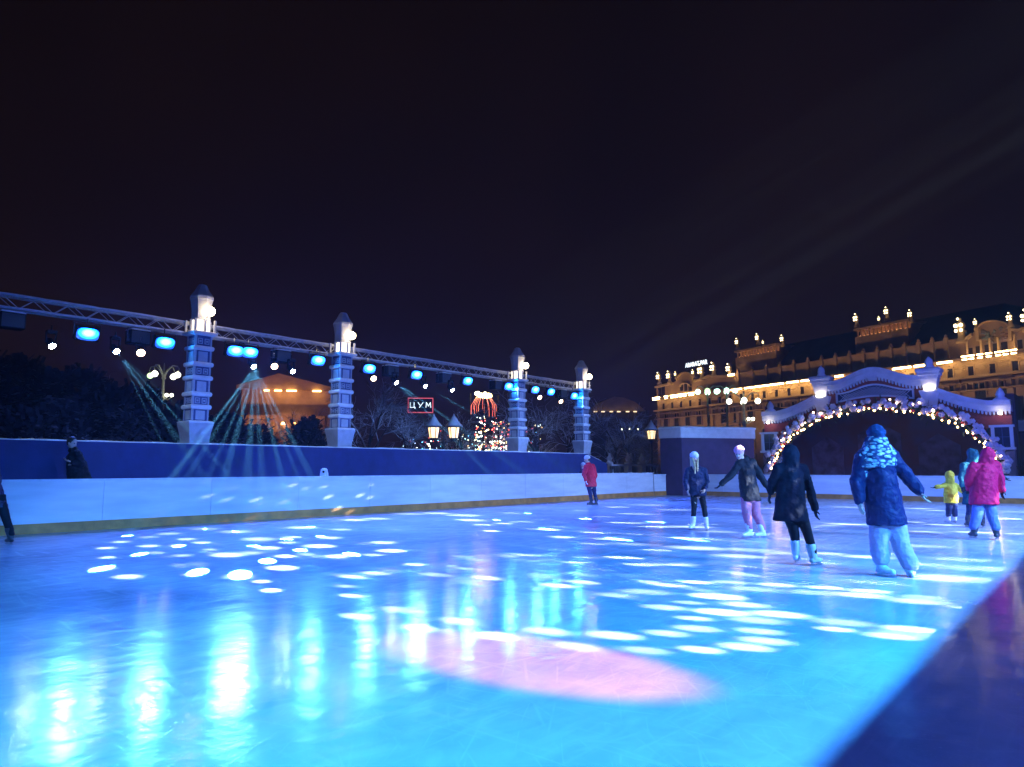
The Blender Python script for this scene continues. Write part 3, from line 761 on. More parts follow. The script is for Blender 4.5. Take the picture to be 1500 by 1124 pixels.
# ------------------------------------------------------------------ brick gate
GX, GY = -7.98, 35.0
def brick_mat():
    m = bpy.data.materials.new('red_brick'); t, n, l = nodes_of(m); b = n['Principled BSDF']
    tc = n.new('ShaderNodeTexCoord'); mp = n.new('ShaderNodeMapping'); mp.inputs['Rotation'].default_value = (PI / 2, 0, 0)
    l.new(tc.outputs['Object'], mp.inputs['Vector'])
    br = n.new('ShaderNodeTexBrick'); br.inputs['Scale'].default_value = 4.5
    br.inputs['Color1'].default_value = (0.36, 0.05, 0.04, 1); br.inputs['Color2'].default_value = (0.26, 0.035, 0.035, 1); br.inputs['Mortar'].default_value = (0.26, 0.12, 0.11, 1)
    br.inputs['Mortar Size'].default_value = 0.012
    l.new(mp.outputs['Vector'], br.inputs['Vector']); l.new(br.outputs['Color'], b.inputs['Base Color']); b.inputs['Roughness'].default_value = 0.85
    return m
BRICK = brick_mat()
CORN = mat('white_cornice', (0.6, 0.61, 0.68), 0.75, 0.08, 4, bump=0.3, bscale=12)
gate = empty('brick_gate', (GX, GY, 0), 0, 'red brick show gate with white snowy cornices, four pillars and a wide arched opening', 'gate')
def top_mid(o): return 5.22 + 0.50 * (0.5 + 0.5 * math.cos(PI * min(1, abs(o) / 1.75)))
def top_side(o):
    a = abs(o)
    if a >= 4.25: return 3.97
    t = (4.25 - a) / (4.25 - 2.5); return 3.97 + 0.66 * (t * t * 0.45 + t * 0.55)
def arch_z(o, a=4.45, bz=2.75, z0=1.15):
    return z0 + bz * math.sqrt(max(0, 1 - (o / a) ** 2))
def strip(fn, xs): return [(x, fn(x)) for x in xs]
def lin(a, b, n): return [a + (b - a) * i / n for i in range(n + 1)]
# wall: everything between cornice and arch opening
outl = [(-5.0, 0.0)] + strip(lambda o: top_side(o) - .3, lin(-5.0, -2.3, 12)) + [(-2.29, 5.0)] + strip(lambda o: top_mid(o) - .3, lin(-2.0, 2.0, 20)) + [(2.29, 5.0)] + strip(lambda o: top_side(o) - .3, lin(2.3, 5.0, 12)) + [(5.0, 0.0), (4.45, 0.0)] + strip(arch_z, [4.45 * math.cos(PI * i / 40) for i in range(41)]) + [(-4.45, 0.0)]
p = MB(); p.prism(outl, -0.12, 0.3); p.build('wall', BRICK, gate)
def cornice(fn, xs, th, y0, y1, name):
    o_ = [(x, fn(x)) for x in xs] + [(x, fn(x) - th) for x in reversed(xs)]
    p = MB(); p.prism(o_, y0, y1)
    p.prism([(x, fn(x) + .03) for x in xs] + [(x, fn(x) - th * .42) for x in reversed(xs)], y0 - .1, y1 + .05)
    return p.build(name, CORN, gate)
for xs, fn in ((lin(-1.93, 1.93, 30), top_mid), (lin(-5.02, -2.52, 20), top_side), (lin(2.52, 5.02, 20), top_side)):
    cornice(fn, xs, 0.42, -0.32, 0.35, 'cornice')
    d = MB(); L = abs(xs[-1] - xs[0]); nn = int(L / 0.13)
    for i in range(nn):
        x = xs[0] + (i + 0.5) * L / nn * (1 if xs[-1] > xs[0] else -1)
        if fn is top_mid and abs(x) < 0.2: continue
        d.prism([(x - .042, fn(x) - .42), (x + .042, fn(x) - .42), (x + .03, fn(x) - .53), (x, fn(x) - .56), (x - .03, fn(x) - .53)], -0.27, -0.13)
    d.build('dentils', CORN, gate)
d = MB(); d.prism([(-.2, 5.4), (.2, 5.4), (.17, 5.16), (-.17, 5.16)], -.36, -.125); d.build('keystone', CORN, gate)
SCON = glow('sconce_lamp', (1.0, 0.86, 0.66), 30)
def lathe4(p, x, secs, y=0.0):
    p.rings([[Vector((x - h, y - h * .8, z)), Vector((x + h, y - h * .8, z)), Vector((x + h, y + h * .8, z)), Vector((x - h, y + h * .8, z))] for z, h in secs])
for sx in (-1, 1):
    x = sx * 2.22
    p = MB(); lathe4(p, x, [(3.62, .19), (4.0, .24), (4.35, .34), (4.5, .39), (4.56, .4), (4.58, .36)], -.12); p.build('pillar_urn', CORN, gate)
    p = MB(); lathe4(p, x, [(4.585, .24), (4.7, .26), (5.06, .33), (5.1, .33)], -.12); p.build('pillar_neck', CORN, gate)
    p = MB(); lathe4(p, x, [(5.1, .36), (5.2, .37), (5.22, .42), (5.34, .43), (5.36, .47), (5.48, .48), (5.52, .42), (5.54, .3)], -.12); p.build('pillar_cap', CORN, gate)
    p = MB(); p.lathe((x, -.1, 0), [(.2, 5.53), (.2, 5.6), (.15, 5.66), (.17, 5.76), (.14, 5.9), (.06, 5.99), (.02, 6.04)], 10); p.build('finial', SNOW, gate, True)
    l_ = MB(); l_.box((x, -.44, 4.61), (.3, .09, .05)); l_.build('sconce', SCON, gate)
    x = sx * 4.67
    p = MB(); lathe4(p, x, [(0, .36), (2.05, .36)], -.05); p.build('pillar_pedestal', mat('lilac_render', (0.30, 0.28, 0.36), 0.8, 0.1, 4, bump=.2), gate)
    p = MB(); p.lathe((x, -.1, 0), [(.28, 3.98), (.26, 4.05), (.14, 4.15), (.17, 4.24), (.12, 4.38), (.04, 4.5), (.01, 4.53)], 10); p.build('finial', SNOW, gate, True)
    p = MB()
    for a, b_ in (((x - .37, 2.08), (x - .25, 2.9)), ((x + .25, 2.08), (x + .37, 2.9))): p.span((a[0], -.5, a[1]), (b_[0], -.36, b_[1]))
    p.span((x - .42, -.56, 2.9), (x + .42, -.34, 2.99)); p.span((x - .42, -.56, 2.0), (x + .42, -.34, 2.1))
    wf = p.build('window', mat('white_window_frame', (0.7, 0.7, 0.68), 0.6, 0.05, 6), gate)
    p = MB(); p.span((x - .25, -.42, 2.1), (x + .25, -.4, 2.9)); p.build('pane', mat('dark_window_glass', (0.02, 0.025, 0.06), 0.15), wf)
    p = MB(); p.span((x - .012, -.44, 2.1), (x + .012, -.425, 2.9)); p.span((x - .25, -.44, 2.5), (x + .25, -.425, 2.52)); p.build('glazing_bar', FRAMEM, wf)
    p = MB(); p.ell((x, -.52, 3.46), (.07, .07, .06)); p.build('downlight', SCON, gate, True)
# lattice sign panel
pf = MB()
def ptop(o): return 4.86 + 0.16 * math.cos(PI * min(1, abs(o) / 1.45) ) * 1.0
def pbot(o): return 4.22 + 0.22 * math.cos(PI * o / 3.3)
xs = lin(-1.6, 1.6, 24)
pf.prism([(x, ptop(x)) for x in xs] + [(x, ptop(x) - .07) for x in reversed(xs)], -.22, -.125); pf.prism([(x, pbot(x) + .07) for x in xs] + [(x, pbot(x)) for x in reversed(xs)], -.22, -.125)
for sx in (-1, 1): pf.prism([(sx * 1.6, pbot(1.6)), (sx * 1.6, ptop(1.6)), (sx * 1.53, ptop(1.6) - .01), (sx * 1.53, pbot(1.6) + .01)], -.22, -.125)
pfo = pf.build('sign_frame', CORN, gate)
lt = MB()
for i in range(-16, 17):
    for s_ in (-1, 1):
        xa = i * 0.13
        za, zb_ = pbot(max(-1.5, min(1.5, xa))) + .07, ptop(max(-1.5, min(1.5, xa))) - .08
        xb = xa + s_ * (zb_ - za)
        if abs(xa) < 1.52 and abs(xb) < 1.52: lt.bar((xa, -.15, za), (xb, -.15, min(zb_, ptop(xb) - .08)), .011, 4)
lt.build('lattice', CORN, pfo)
p = MB(); p.prism([(x, ptop(x) - .05) for x in lin(-1.55, 1.55, 20)] + [(x, pbot(x) + .03) for x in lin(1.55, -1.55, 20)], -.135, -.124); p.build('sign_back', mat('dark_sign_ground', (0.02, 0.03, 0.09), 0.6, .2, 5), pfo)
# stage room behind the arch
BACKD = mat('dark_stage_backdrop', (0.10, 0.018, 0.025), 0.8, c2=(0.06, 0.035, 0.09), scale=0.9)
p = MB(); p.span((-5.2, 3.0, 0), (5.2, 3.1, 4.4)); p.span((-5.1, .31, 0), (-4.7, 2.99, 4.3)); p.span((4.7, .31, 0), (5.1, 2.99, 4.3)); p.span((-5.1, .31, 3.6), (-4.8, 2.9, 3.7)); p.build('stage_room', BACKD, gate)
p = MB()
for x, w, h in ((-3.0, 1.5, 2.3), (-.6, 1.9, 2.9), (1.9, 1.7, 2.3)): p.span((x - w / 2, 2.93, .2), (x + w / 2, 2.98, h)); p.prism([(x - w / 2, h), (x + w / 2, h), (x, h + .55)], 2.93, 2.98)
p.build('painted_house', mat('faded_backdrop_paint', (0.05, 0.02, 0.045), .8, c2=(0.12, 0.08, 0.16), scale=2.5), gate)
# garland on the arch
LEAF = mat('fir_garland', (0.02, 0.045, 0.025), 0.8, 0.4, 20)
BULBG = glow('amber_bulb', (1.0, 0.6, 0.2), 26); BULBP = glow('pink_white_bulb', (1.0, 0.66, 0.45), 14)
BLOS = mat('white_blossom', (0.62, 0.6, 0.72), 0.8, 0.15, 12, bump=.4, bscale=20)
RBAU = mat('red_bauble', (0.45, 0.02, 0.03), 0.2, .1, 5, coat=.5)
gar = empty('garland', (GX, GY, 0), 0, 'thick arch garland of white blossoms, red baubles and glowing amber bulbs over the gate opening', 'garland')
def gpt(t):
    th = PI * t; a, bz, z0 = 4.62, 2.9, 1.12
    return Vector((-a * math.cos(th), -.34, z0 + bz * math.sin(th)))
gp = [gpt(i / 60) for i in range(61)]
p = MB(); rr = random.Random(11)
for i in range(2400):
    t = rr.random(); c = gpt(t) + Vector((rr.gauss(0, .16), rr.gauss(-.02, .1), rr.gauss(0, .16)))
    d = Vector((rr.uniform(-1, 1), rr.uniform(-1, .3), rr.uniform(-1, 1))).normalized(); x, y, a = frame(d)
    p.quad(c, x * .025, d * .11)
p.tube(gp, .07, 8); p.build('fir_branches', LEAF, gar)
fl0 = MB()
for k in range(7):
    a = k * 2 * PI / 6
    fl0.ell((.055 * math.cos(a), -.02, .055 * math.sin(a)) if k < 6 else (0, -.05, 0), (.05, .035, .05), None, 8, 6)
fl0 = fl0.build('blossom', BLOS, gar, True)
for i in range(92):
    o = fl0 if i == 0 else fl0.copy()
    if i: col.objects.link(o); o.parent = gar
    t = (i + rr.random()) / 92; th = PI * t
    nrm = Vector((-math.cos(th), 0, math.sin(th)))
    o.location = gpt(t) + nrm * rr.uniform(-.1, .32) + Vector((0, rr.uniform(-.28, -.08), 0)); s_ = rr.uniform(.9, 1.7); o.scale = (s_, s_, s_)
bb0 = MB(); bb0.ell((0, 0, 0), (.06, .06, .06), None, 12, 9); bb0 = bb0.build('bauble', RBAU, gar, True)
for i in range(44):
    o = bb0 if i == 0 else bb0.copy()
    if i: col.objects.link(o); o.parent = gar
    t = rr.random(); th = PI * t; nrm = Vector((-math.cos(th), 0, math.sin(th)))
    o.location = gpt(t) + nrm * rr.uniform(-.22, .1) + Vector((0, rr.uniform(-.22, -.1), 0)); s_ = rr.uniform(.7, 1.5); o.scale = (s_, s_, s_)
for nm, mm, cnt in (('bulb', BULBG, 62), ('bulb', BULBP, 36)):
    b0 = MB(); b0.ell((0, 0, 0), (.037, .037, .037), None, 10, 7); b0 = b0.build(nm, mm, gar, True)
    for i in range(cnt):
        o = b0 if i == 0 else b0.copy()
        if i: col.objects.link(o); o.parent = gar
        t = (i + rr.random()) / cnt; th = PI * t; nrm = Vector((-math.cos(th), 0, math.sin(th)))
        o.location = gpt(t) + nrm * (rr.uniform(-.26, -.12) if mm is BULBG else rr.uniform(-.1, .26)) + Vector((0, rr.uniform(-.3, -.16), 0)); s_ = rr.uniform(.7, 1.35); o.scale = (s_, s_, s_)

# booths either side of the gate
BOOTH = mat('dark_booth_wall', (0.06, 0.03, 0.09), 0.8, 0.12, 3); 
def booth(pts, zc, zt_, label, depth=3.0):
    a, b, c = [Vector((q.x, q.y, 0)) for q in pts]
    mid = (b + c) * .5
    rt = empty('booth', (0, 0, 0), 0, label, 'booth', 'booths beside the gate')
    back = Vector((mid.x, mid.y, 0)).normalized() * depth
    def foot(s): 
        ctr = (a + b + c + (c + back) + (a + back)) / 5
        return [ctr + (q - ctr) * s for q in (a, b, c, c + back, a + back)]
    def pr(s, z0, z1, z1b=None):
        f = foot(s); return [[Vector((q.x, q.y, z0)) for q in f], [Vector((q.x, q.y, z1)) for q in f]]
    p = MB(); p.rings(pr(1, 0, zc)); p.build('wall', BOOTH, rt)
    p = MB(); p.rings(pr(1.03, zc, zt_ - .08)); p.build('cornice', CORN, rt)
    f = foot(1.05); p = MB(); p.rings([[Vector((q.x, q.y, zt_ - .078)) for q in f], [Vector((q.x, q.y, zt_ - .02)) for q in f], [Vector((q.x, q.y, zt_ + .03)) for q in foot(.98)]]); p.build('snow_roof', SNOW, rt)
    return rt
booth((at_d(968, 690, 34.4), at_d(999.5, 690, 33.6), at_d(1106, 690, 34.6)), 2.68, 3.2, 'low dark booth with a pale snowy cornice left of the gate')
booth((at_d(1485, 690, 29.9), at_d(1497, 690, 29.6), at_d(1600, 690, 28)), 2.78, 3.22, 'dark booth with a pale cornice at the right edge beside the gate')

# stone balustrade in the far left corner
rt = empty('balustrade', (0, 0, 0), 0, 'dark stone balustrade with snowy finials in the far left corner', 'balustrade')
A_, B_ = at_d(893, 690, 37), at_d(962, 690, 39); A_.z = B_.z = 0
dv = (B_ - A_); L = dv.length; dv.normalize(); qz = Matrix.Rotation(math.atan2(dv.y, dv.x), 3, 'Z')
DST = mat('dark_stone', (0.14, 0.13, 0.15), .85, .2, 6)
p = MB(); p.box(A_ + dv * L / 2 + Vector((0, 0, 1.42)), (L, .3, .1), qz); p.build('rail', SNOW, rt)
for i in range(14):
    p = MB(); p.lathe(A_ + dv * (L * (i + .5) / 14), [(.09, .3), (.09, .42), (.05, .5), (.1, .8), (.05, 1.15), (.09, 1.25), (.09, 1.37)], 8); p.build('baluster', DST, rt, True)
p = MB(); p.box(A_ + dv * L / 2 + Vector((0, 0, .15)), (L, .4, .3), qz); p.build('plinth', DST, rt)
for px in (893, 920, 940):
    c = at_d(px, 690, 37.4); c.z = 0
    p = MB(); p.box(c + Vector((0, 0, .7)), (.3, .3, 1.4), qz); p.lathe(c, [(.2, 1.47), (.2, 1.55), (.1, 1.62), (.15, 1.75), (.06, 1.92), (.02, 2.05)], 8); p.build('post', SNOW, rt, False)

# ------------------------------------------------------------------ trees
BARK = snowy('bark_with_snow', (0.03, 0.026, 0.03), lo=0.35, hi=0.8)
TWIG = snowy('snowy_twigs', (0.06, 0.055, 0.075), lo=-0.25, hi=0.35)
EVER = snowy('dark_evergreen', (0.03, 0.035, 0.06), (0.3, 0.3, 0.36), lo=0.6, hi=1.0)
def bare_tree(loc, h, seed, label, group, spread=0.8, fine=1.0):
    rr = random.Random(seed)
    rt = empty('bare_tree', loc, rr.uniform(0, 6), label, 'tree', group)
    big = MB(); small = MB()
    def grow(p, d, ln, r, lv):
        n_ = 4 if lv < 3 else 3; pts = [p]; dd = d.copy()
        for _ in range(n_):
            dd = (dd + Vector((rr.gauss(0, .18), rr.gauss(0, .18), rr.gauss(0.02, .12)))).normalized()
            pts.append(pts[-1] + dd * ln / n_)
        (big if lv < 2 else small).tube(pts, [r * (1 - .55 * i / n_) for i in range(n_ + 1)], 6 if lv < 2 else 3)
        if lv >= 4: return
        kids = (5, 4, 4, int(4 * fine))[lv]
        for i in range(kids):
            t = rr.uniform(.35, 1.0) if lv else rr.uniform(.5, 1.0)
            b = pts[min(n_, max(1, round(t * n_)))]
            az = rr.uniform(0, 2 * PI); tl = rr.uniform(.5, 1.0) * spread
            x, y, a = frame(dd)
            nd = (dd * math.cos(tl) + (x * math.cos(az) + y * math.sin(az)) * math.sin(tl)).normalized()
            if lv == 0: nd = (nd + Vector((0, 0, .25))).normalized()
            if lv >= 2: nd = (nd + Vector((0, 0, -.22))).normalized()
            grow(b, nd, ln * rr.uniform(.55, .8), max(.012, r * .5), lv + 1)
    grow(Vector((0, 0, 0)), Vector((0, 0, 1)), h * .42, h * .022, 0)
    big.build('trunk', BARK, rt); small.build('crown', TWIG, rt)
    return rt
def ever_tree(loc, h, w, seed, label, group):
    rr = random.Random(seed)
    rt = empty('evergreen_tree', loc, 0, label, 'tree', group)
    p = MB(); p.tube([(0, 0, 0), (0.05, 0, h * .5), (0, 0, h * .96)], [h * .025, h * .015, .02], 8)
    for i in range(26):
        z = h * rr.uniform(.12, .9); a = rr.uniform(0, 6.28); L = w * (1 - z / h) ** .7 * rr.uniform(.7, 1.05)
        p.tube([(0, 0, z), (L * .5 * math.cos(a), L * .5 * math.sin(a), z + .1), (L * math.cos(a), L * math.sin(a), z - .25)], [.05, .03, .012], 4)
    p.build('trunk', BARK, rt)
    c = MB()
    nb = 9; blobs = []
    for i in range(nb):
        z = h * rr.uniform(.22, .86); a = rr.uniform(0, 6.28); rad = w * rr.uniform(.1, .75) * (1.15 - z / h)
        blobs.append((Vector((rad * math.cos(a), rad * math.sin(a), z)), w * rr.uniform(.38, .6) * (1.25 - .6 * z / h)))
    blobs.append((Vector((0, 0, h * .88)), w * .34))
    for i in range(4200):
        bc, br = rr.choice(blobs)
        d = Vector((rr.gauss(0, 1), rr.gauss(0, 1), rr.gauss(0, .8))).normalized()
        ctr = bc + d * br * (rr.uniform(.3, 1) ** .4) * (1 + .25 * math.sin(d.x * 5 + d.z * 4 + i % 3))
        if ctr.z < .1: continue
        d2 = (d + Vector((rr.uniform(-.6, .6), rr.uniform(-.6, .6), rr.uniform(-.5, .5)))).normalized(); x, y, ax = frame(d2)
        c.quad(ctr, x * rr.uniform(.04, .1), ax * rr.uniform(.08, .2) + y * rr.uniform(-.05, .05))
    c.build('crown', EVER, rt)
    return rt
for i, (px, d, h, w, lb) in enumerate([(-30, 27, 5.4, 3.0, 'dark bushy tree cut by the left edge behind the blue wall'), (22, 32, 6.0, 3.2, 'dark bushy tree left of the biggest blue wash light'), (75, 27, 4.7, 2.7, 'dark bushy tree behind the person at the left board'), (118, 33, 5.7, 3.2, 'dark bushy tree under the biggest blue wash light'), (165, 28, 4.3, 2.6, 'dark bushy tree left of the globe street lamp'), (205, 35, 4.9, 3.0, 'dark bushy tree behind the globe street lamp'), (252, 30, 3.6, 2.4, 'low dark bushy tree beside the nearest column'), (325, 34, 3.6, 2.4, 'low dark bushy tree just right of the nearest column'), (378, 38, 3.2, 2.2, 'low dark bush left of the amber theatre steps'), (452, 37, 3.5, 2.4, 'low dark bush right of the amber theatre steps')]):
    P = at_d(px, 690, d); ever_tree((P.x, P.y, -.06), h, w, 20 + i, lb, 'dark trees behind the blue wall')
for i, (px, d, h, lb) in enumerate([(118, 36, 6.6, 'bare tree rising between the dark evergreens on the left'), (270, 38, 5.6, 'bare tree behind the nearest column'), (345, 40, 5.4, 'bare tree left of the amber theatre'), (395, 46, 4.8, 'bare tree in front of the left half of the amber theatre'), (452, 42, 5.4, 'bare tree in front of the right half of the amber theatre'), (548, 34, 6.0, 'snowy bare tree right of the second column'), (598, 38, 5.4, 'snowy bare tree below the red-framed sign'), (668, 42, 5.8, 'snowy bare tree behind the twin lanterns'), (800, 38, 6.0, 'snowy bare tree between the third and farthest columns'), (830, 46, 6.2, 'snowy bare tree left of the farthest column'), (893, 42, 5.8, 'snowy bare tree right of the farthest column'), (925, 50, 6.0, 'bare tree before the dim tan roof'), (948, 46, 4.6, 'bare tree behind the single lantern'), (1052, 75, 7.0, 'dark bare tree before the floodlit building')]):
    P = at_d(px, 690, d); bare_tree((P.x, P.y, -.06), h, 60 + i, lb, 'bare winter trees', fine=1.5)

# ------------------------------------------------------------------ fairy-light trees
CB = [glow('white_fairy_bulb', (.85, 1, .95), 9), glow('red_fairy_bulb', (1, .08, .06), 9), glow('gold_fairy_bulb', (1, .62, .2), 9), glow('cyan_fairy_bulb', (.2, .8, 1), 9)]
bulbs0 = []
for k, mm in enumerate(CB):
    b = MB(); b.ell((0, 0, 0), (.045, .045, .045), None, 8, 6); bulbs0.append(b)
bmesh_data = []
def bulb(parent, p, k, s=1.0):
    if len(bmesh_data) < 4:
        for q in range(4):
            o_ = bulbs0[q].build('bulb', CB[q], None, True); bmesh_data.append(o_.data); bpy.data.objects.remove(o_)
    o_ = bpy.data.objects.new('bulb', bmesh_data[k]); col.objects.link(o_); o_.parent = parent; o_.location = p; o_.scale = (s, s, s)
for i, (px, d, h, r_, pal, n_, lb) in enumerate([(712, 45, 4.6, 1.5, (0, 0, 1, 2), 100, 'tree wrapped in white and gold fairy lights behind the third column'), (738, 48, 4.6, 1.4, (1, 1, 1, 2), 100, 'tree wrapped in mostly red fairy lights just left of the third column'), (690, 49, 3.7, 1.5, (0, 3, 0, 2), 100, 'low tree wrapped in white and cyan fairy lights right of the twin lanterns'), (725, 40, 2.9, 1.6, (0, 2, 0, 3), 100, 'nearest low tree wrapped in white fairy lights left of the third column'), (612, 50, 3.4, 2.2, (1, 2, 0, 3), 55, 'tree with scattered coloured fairy lights below the red-framed sign'), (655, 54, 4.4, 2.6, (1, 0, 3, 0), 80, 'tree with sparse red fairy lights behind the twin lanterns'), (778, 46, 4.2, 1.3, (0, 2, 3, 1), 45, 'tree with sparse fairy lights right of the third column'), (575, 46, 2.6, 2.2, (2, 2, 0, 2), 26, 'low shrub with gold fairy lights right of the second column')]):
    P = at_d(px, 690, d)
    t_ = bare_tree((P.x, P.y, -.06), h, 200 + i, lb, 'trees with fairy lights', spread=.7, fine=.6); t_.name = 'fairy_light_tree'
    rr = random.Random(300 + i)
    for j in range(n_):
        z = h * rr.uniform(.3, .98); a = rr.uniform(0, 6.28); rad = r_ * math.sqrt(rr.uniform(.1, 1)) * (1.1 - .6 * z / h)
        bulb(t_, (rad * math.cos(a), rad * math.sin(a), z), rr.choice(pal), rr.uniform(.35, 1.0))
# hanging cascade of red strands with a bright crown
P = at_d(708, 590, 44)
rt = empty('light_cascade', (P.x, P.y, 0), 0, 'tall light decoration with a golden crown and hanging red strands beside the third column', 'light decoration')
p = MB(); p.bar((0, 0, -.06), (0, 0, 5.9), .05, 8); p.build('pole', BLK, rt)
GOLDL = glow('gold_crown_lamp', (1, .72, .3), 22); REDL = glow('red_strand', (1, .12, .06), 1.7)
p = MB(); rr = random.Random(4)
for k in range(11): p.ell((.42 * math.cos(k * .57), .42 * math.sin(k * .57), 5.72 + rr.uniform(-.06, .14)), (.12, .12, .12), None, 8, 6)
p.build('crown_lamps', GOLDL, rt, True)
for k in range(14):
    a = 2 * PI * k / 14; r0, r1 = .4, .72 + .1 * rr.random()
    p = MB(); p.tube([(r0 * math.cos(a), r0 * math.sin(a), 5.66), (r1 * math.cos(a), r1 * math.sin(a), 5.1), (r1 * 1.02 * math.cos(a), r1 * 1.02 * math.sin(a), 4.45 + rr.uniform(-.2, .4))], .014, 5); p.build('strand', REDL, rt)
for (px, py, lb) in ((689, 574, 'pair of small floodlights on a slanted mast right of the red-framed sign'), (730, 577, 'pair of small floodlights left of the third column')):
    P = at_d(px, py, 44)
    rt = empty('floodlight_mast', (P.x, P.y, 0), 0, lb, 'floodlight')
    p = MB(); p.bar((0, 0, -.06), (0, 0, P.z - .1), .04, 8); p.build('pole', BLK, rt)
    for sx in (-1, 1):
        p = MB(); p.ell(RGT * sx * .16 + Vector((0, 0, sx * .1)), (.17, .17, .12), None, 10, 7); p.build('lamp', glow('flood_white', (1, .95, .75), 16), rt, True)

# red framed sign with white letters
P = at_d(616, 594, 52); P.x, P.y = P.x, P.y
rt = empty('framed_sign', (P.x, P.y, 0), YAW + R(4), 'dark sign in a glowing red frame with white letters beyond the trees', 'sign')
k = 52 / FPX; zc = P.z
NEONR = glow('red_neon_frame', (1, .08, .14), .7); NEONW = glow('white_letters', (.8, .95, 1), 1.3)
p = MB(); p.box((0, .06, zc), (36 * k, .1, 21 * k)); p.build('backing', BLK, rt)
p = MB()
for z in (-10.5, 10.5): p.box((0, -.03, zc + z * k), (37 * k, .06, 1.3 * k))
for x in (-18, 18): p.box((x * k, -.03, zc), (1.3 * k, .06, 19.6 * k))
p.build('neon_frame', NEONR, rt)
def strokes(segs, x0, w, zb_, h, th, y=-.02):
    p = MB()
    for (a, b) in segs:
        A = Vector((x0 + a[0] * w, y, zb_ + a[1] * h)); B = Vector((x0 + b[0] * w, y, zb_ + b[1] * h))
        d = (B - A); q = Matrix((d.normalized(), Vector((0, 1, 0)), d.normalized().cross(Vector((0, 1, 0))))).transposed()
        p.box((A + B) / 2, (d.length + th * .8, .05, th), q)
    return p
for segs, x0 in (([((0, 0), (0, 1)), ((.8, 0), (.8, 1)), ((0, 0), (1, 0)), ((1, 0), (1, -.25))], -15), ([((0, 1), (.45, .4)), ((1, 1), (.3, 0))], -3.5), ([((0, 0), (.1, 1)), ((.1, 1), (.5, .3)), ((.5, .3), (.9, 1)), ((.9, 1), (1, 0))], 8)):
    strokes(segs, x0 * k, 7 * k, zc - 3 * k, 7 * k, 1.1 * k).build('letter', NEONW, rt)

# ------------------------------------------------------------------ lanterns and street lamps
IRON = snowy('dark_iron_with_snow', (0.02, 0.02, 0.025), lo=.6, hi=.9)
LANT = glow('lantern_glass', (1.0, 0.68, 0.30), 1.9)
def lantern_head(rt, c, s=1.0):
    c = Vector(c)
    p = MB(); p.lathe(c, [(.17 * s, -.36 * s), (.24 * s, .1 * s)], 6); gl = p.build('glass', LANT, rt)
    p = MB()
    for i in range(6):
        a = 2 * PI * i / 6; p.bar(c + Vector((.175 * s * math.cos(a), .175 * s * math.sin(a), -.37 * s)), c + Vector((.247 * s * math.cos(a), .247 * s * math.sin(a), .12 * s)), .016 * s, 5)
    p.lathe(c, [(.1 * s, -.46 * s), (.19 * s, -.37 * s), (.19 * s, -.34 * s)], 6); p.lathe(c, [(.26 * s, .1 * s), (.27 * s, .15 * s)], 6); p.build('lantern_frame', IRON, rt)
    p = MB(); p.lathe(c, [(.38 * s, .14 * s), (.36 * s, .18 * s), (.2 * s, .36 * s), (.12 * s, .5 * s), (.04 * s, .6 * s), (.015 * s, .7 * s)], 8); p.build('lantern_roof', snowy('frosted_lantern_roof', (.16, .16, .2), lo=.1, hi=.7), rt, True)
def lantern_post(px, py, d, n_, label):
    P = at_d(px, py, d); rt = empty('street_lantern', (P.x, P.y, 0), YAW, label, 'street lamp', 'old style street lanterns')
    z = P.z
    p = MB(); p.lathe((0, 0, 0), [(.2, -.06), (.2, .3), (.1, .5), (.06, 1.2), (.05, z - .6), (.09, z - .55), (.05, z - .45), (.04, z - .2), (.07, z - .1), (.02, z + .05)], 10); p.build('post', IRON, rt, True)
    sep = .42 * d / 30
    if n_ == 2:
        p = MB(); p.tube([(-sep, 0, z - .42), (-sep * .5, 0, z - .52), (0, 0, z - .48), (sep * .5, 0, z - .52), (sep, 0, z - .42)], .028, 6); p.build('cross_arm', IRON, rt, True)
        for sx in (-1, 1): lantern_head(rt, (sx * sep, 0, z), .98)
    else:
        p = MB(); p.tube([(0, 0, z - .55), (.25, 0, z - .6), (.4, 0, z - .4)], .026, 6); p.build('cross_arm', IRON, rt, True)
        lantern_head(rt, (0, 0, z), 1.05)
lantern_post(650, 630, 30, 2, 'twin-headed old street lantern with two amber glass lamps under snowy roofs')
lantern_post(954, 634, 41, 1, 'single old street lantern with an amber glass lamp left of the dark booth')
GLB = [glow('white_globe', (1, .97, .72), 7), glow('green_globe', (.62, 1, .45), 2.2), glow('mint_globe', (.55, 1, .75), 4)]
CASTI = mat('pale_cast_iron', (.30, .32, .28), .5, .15, 8)
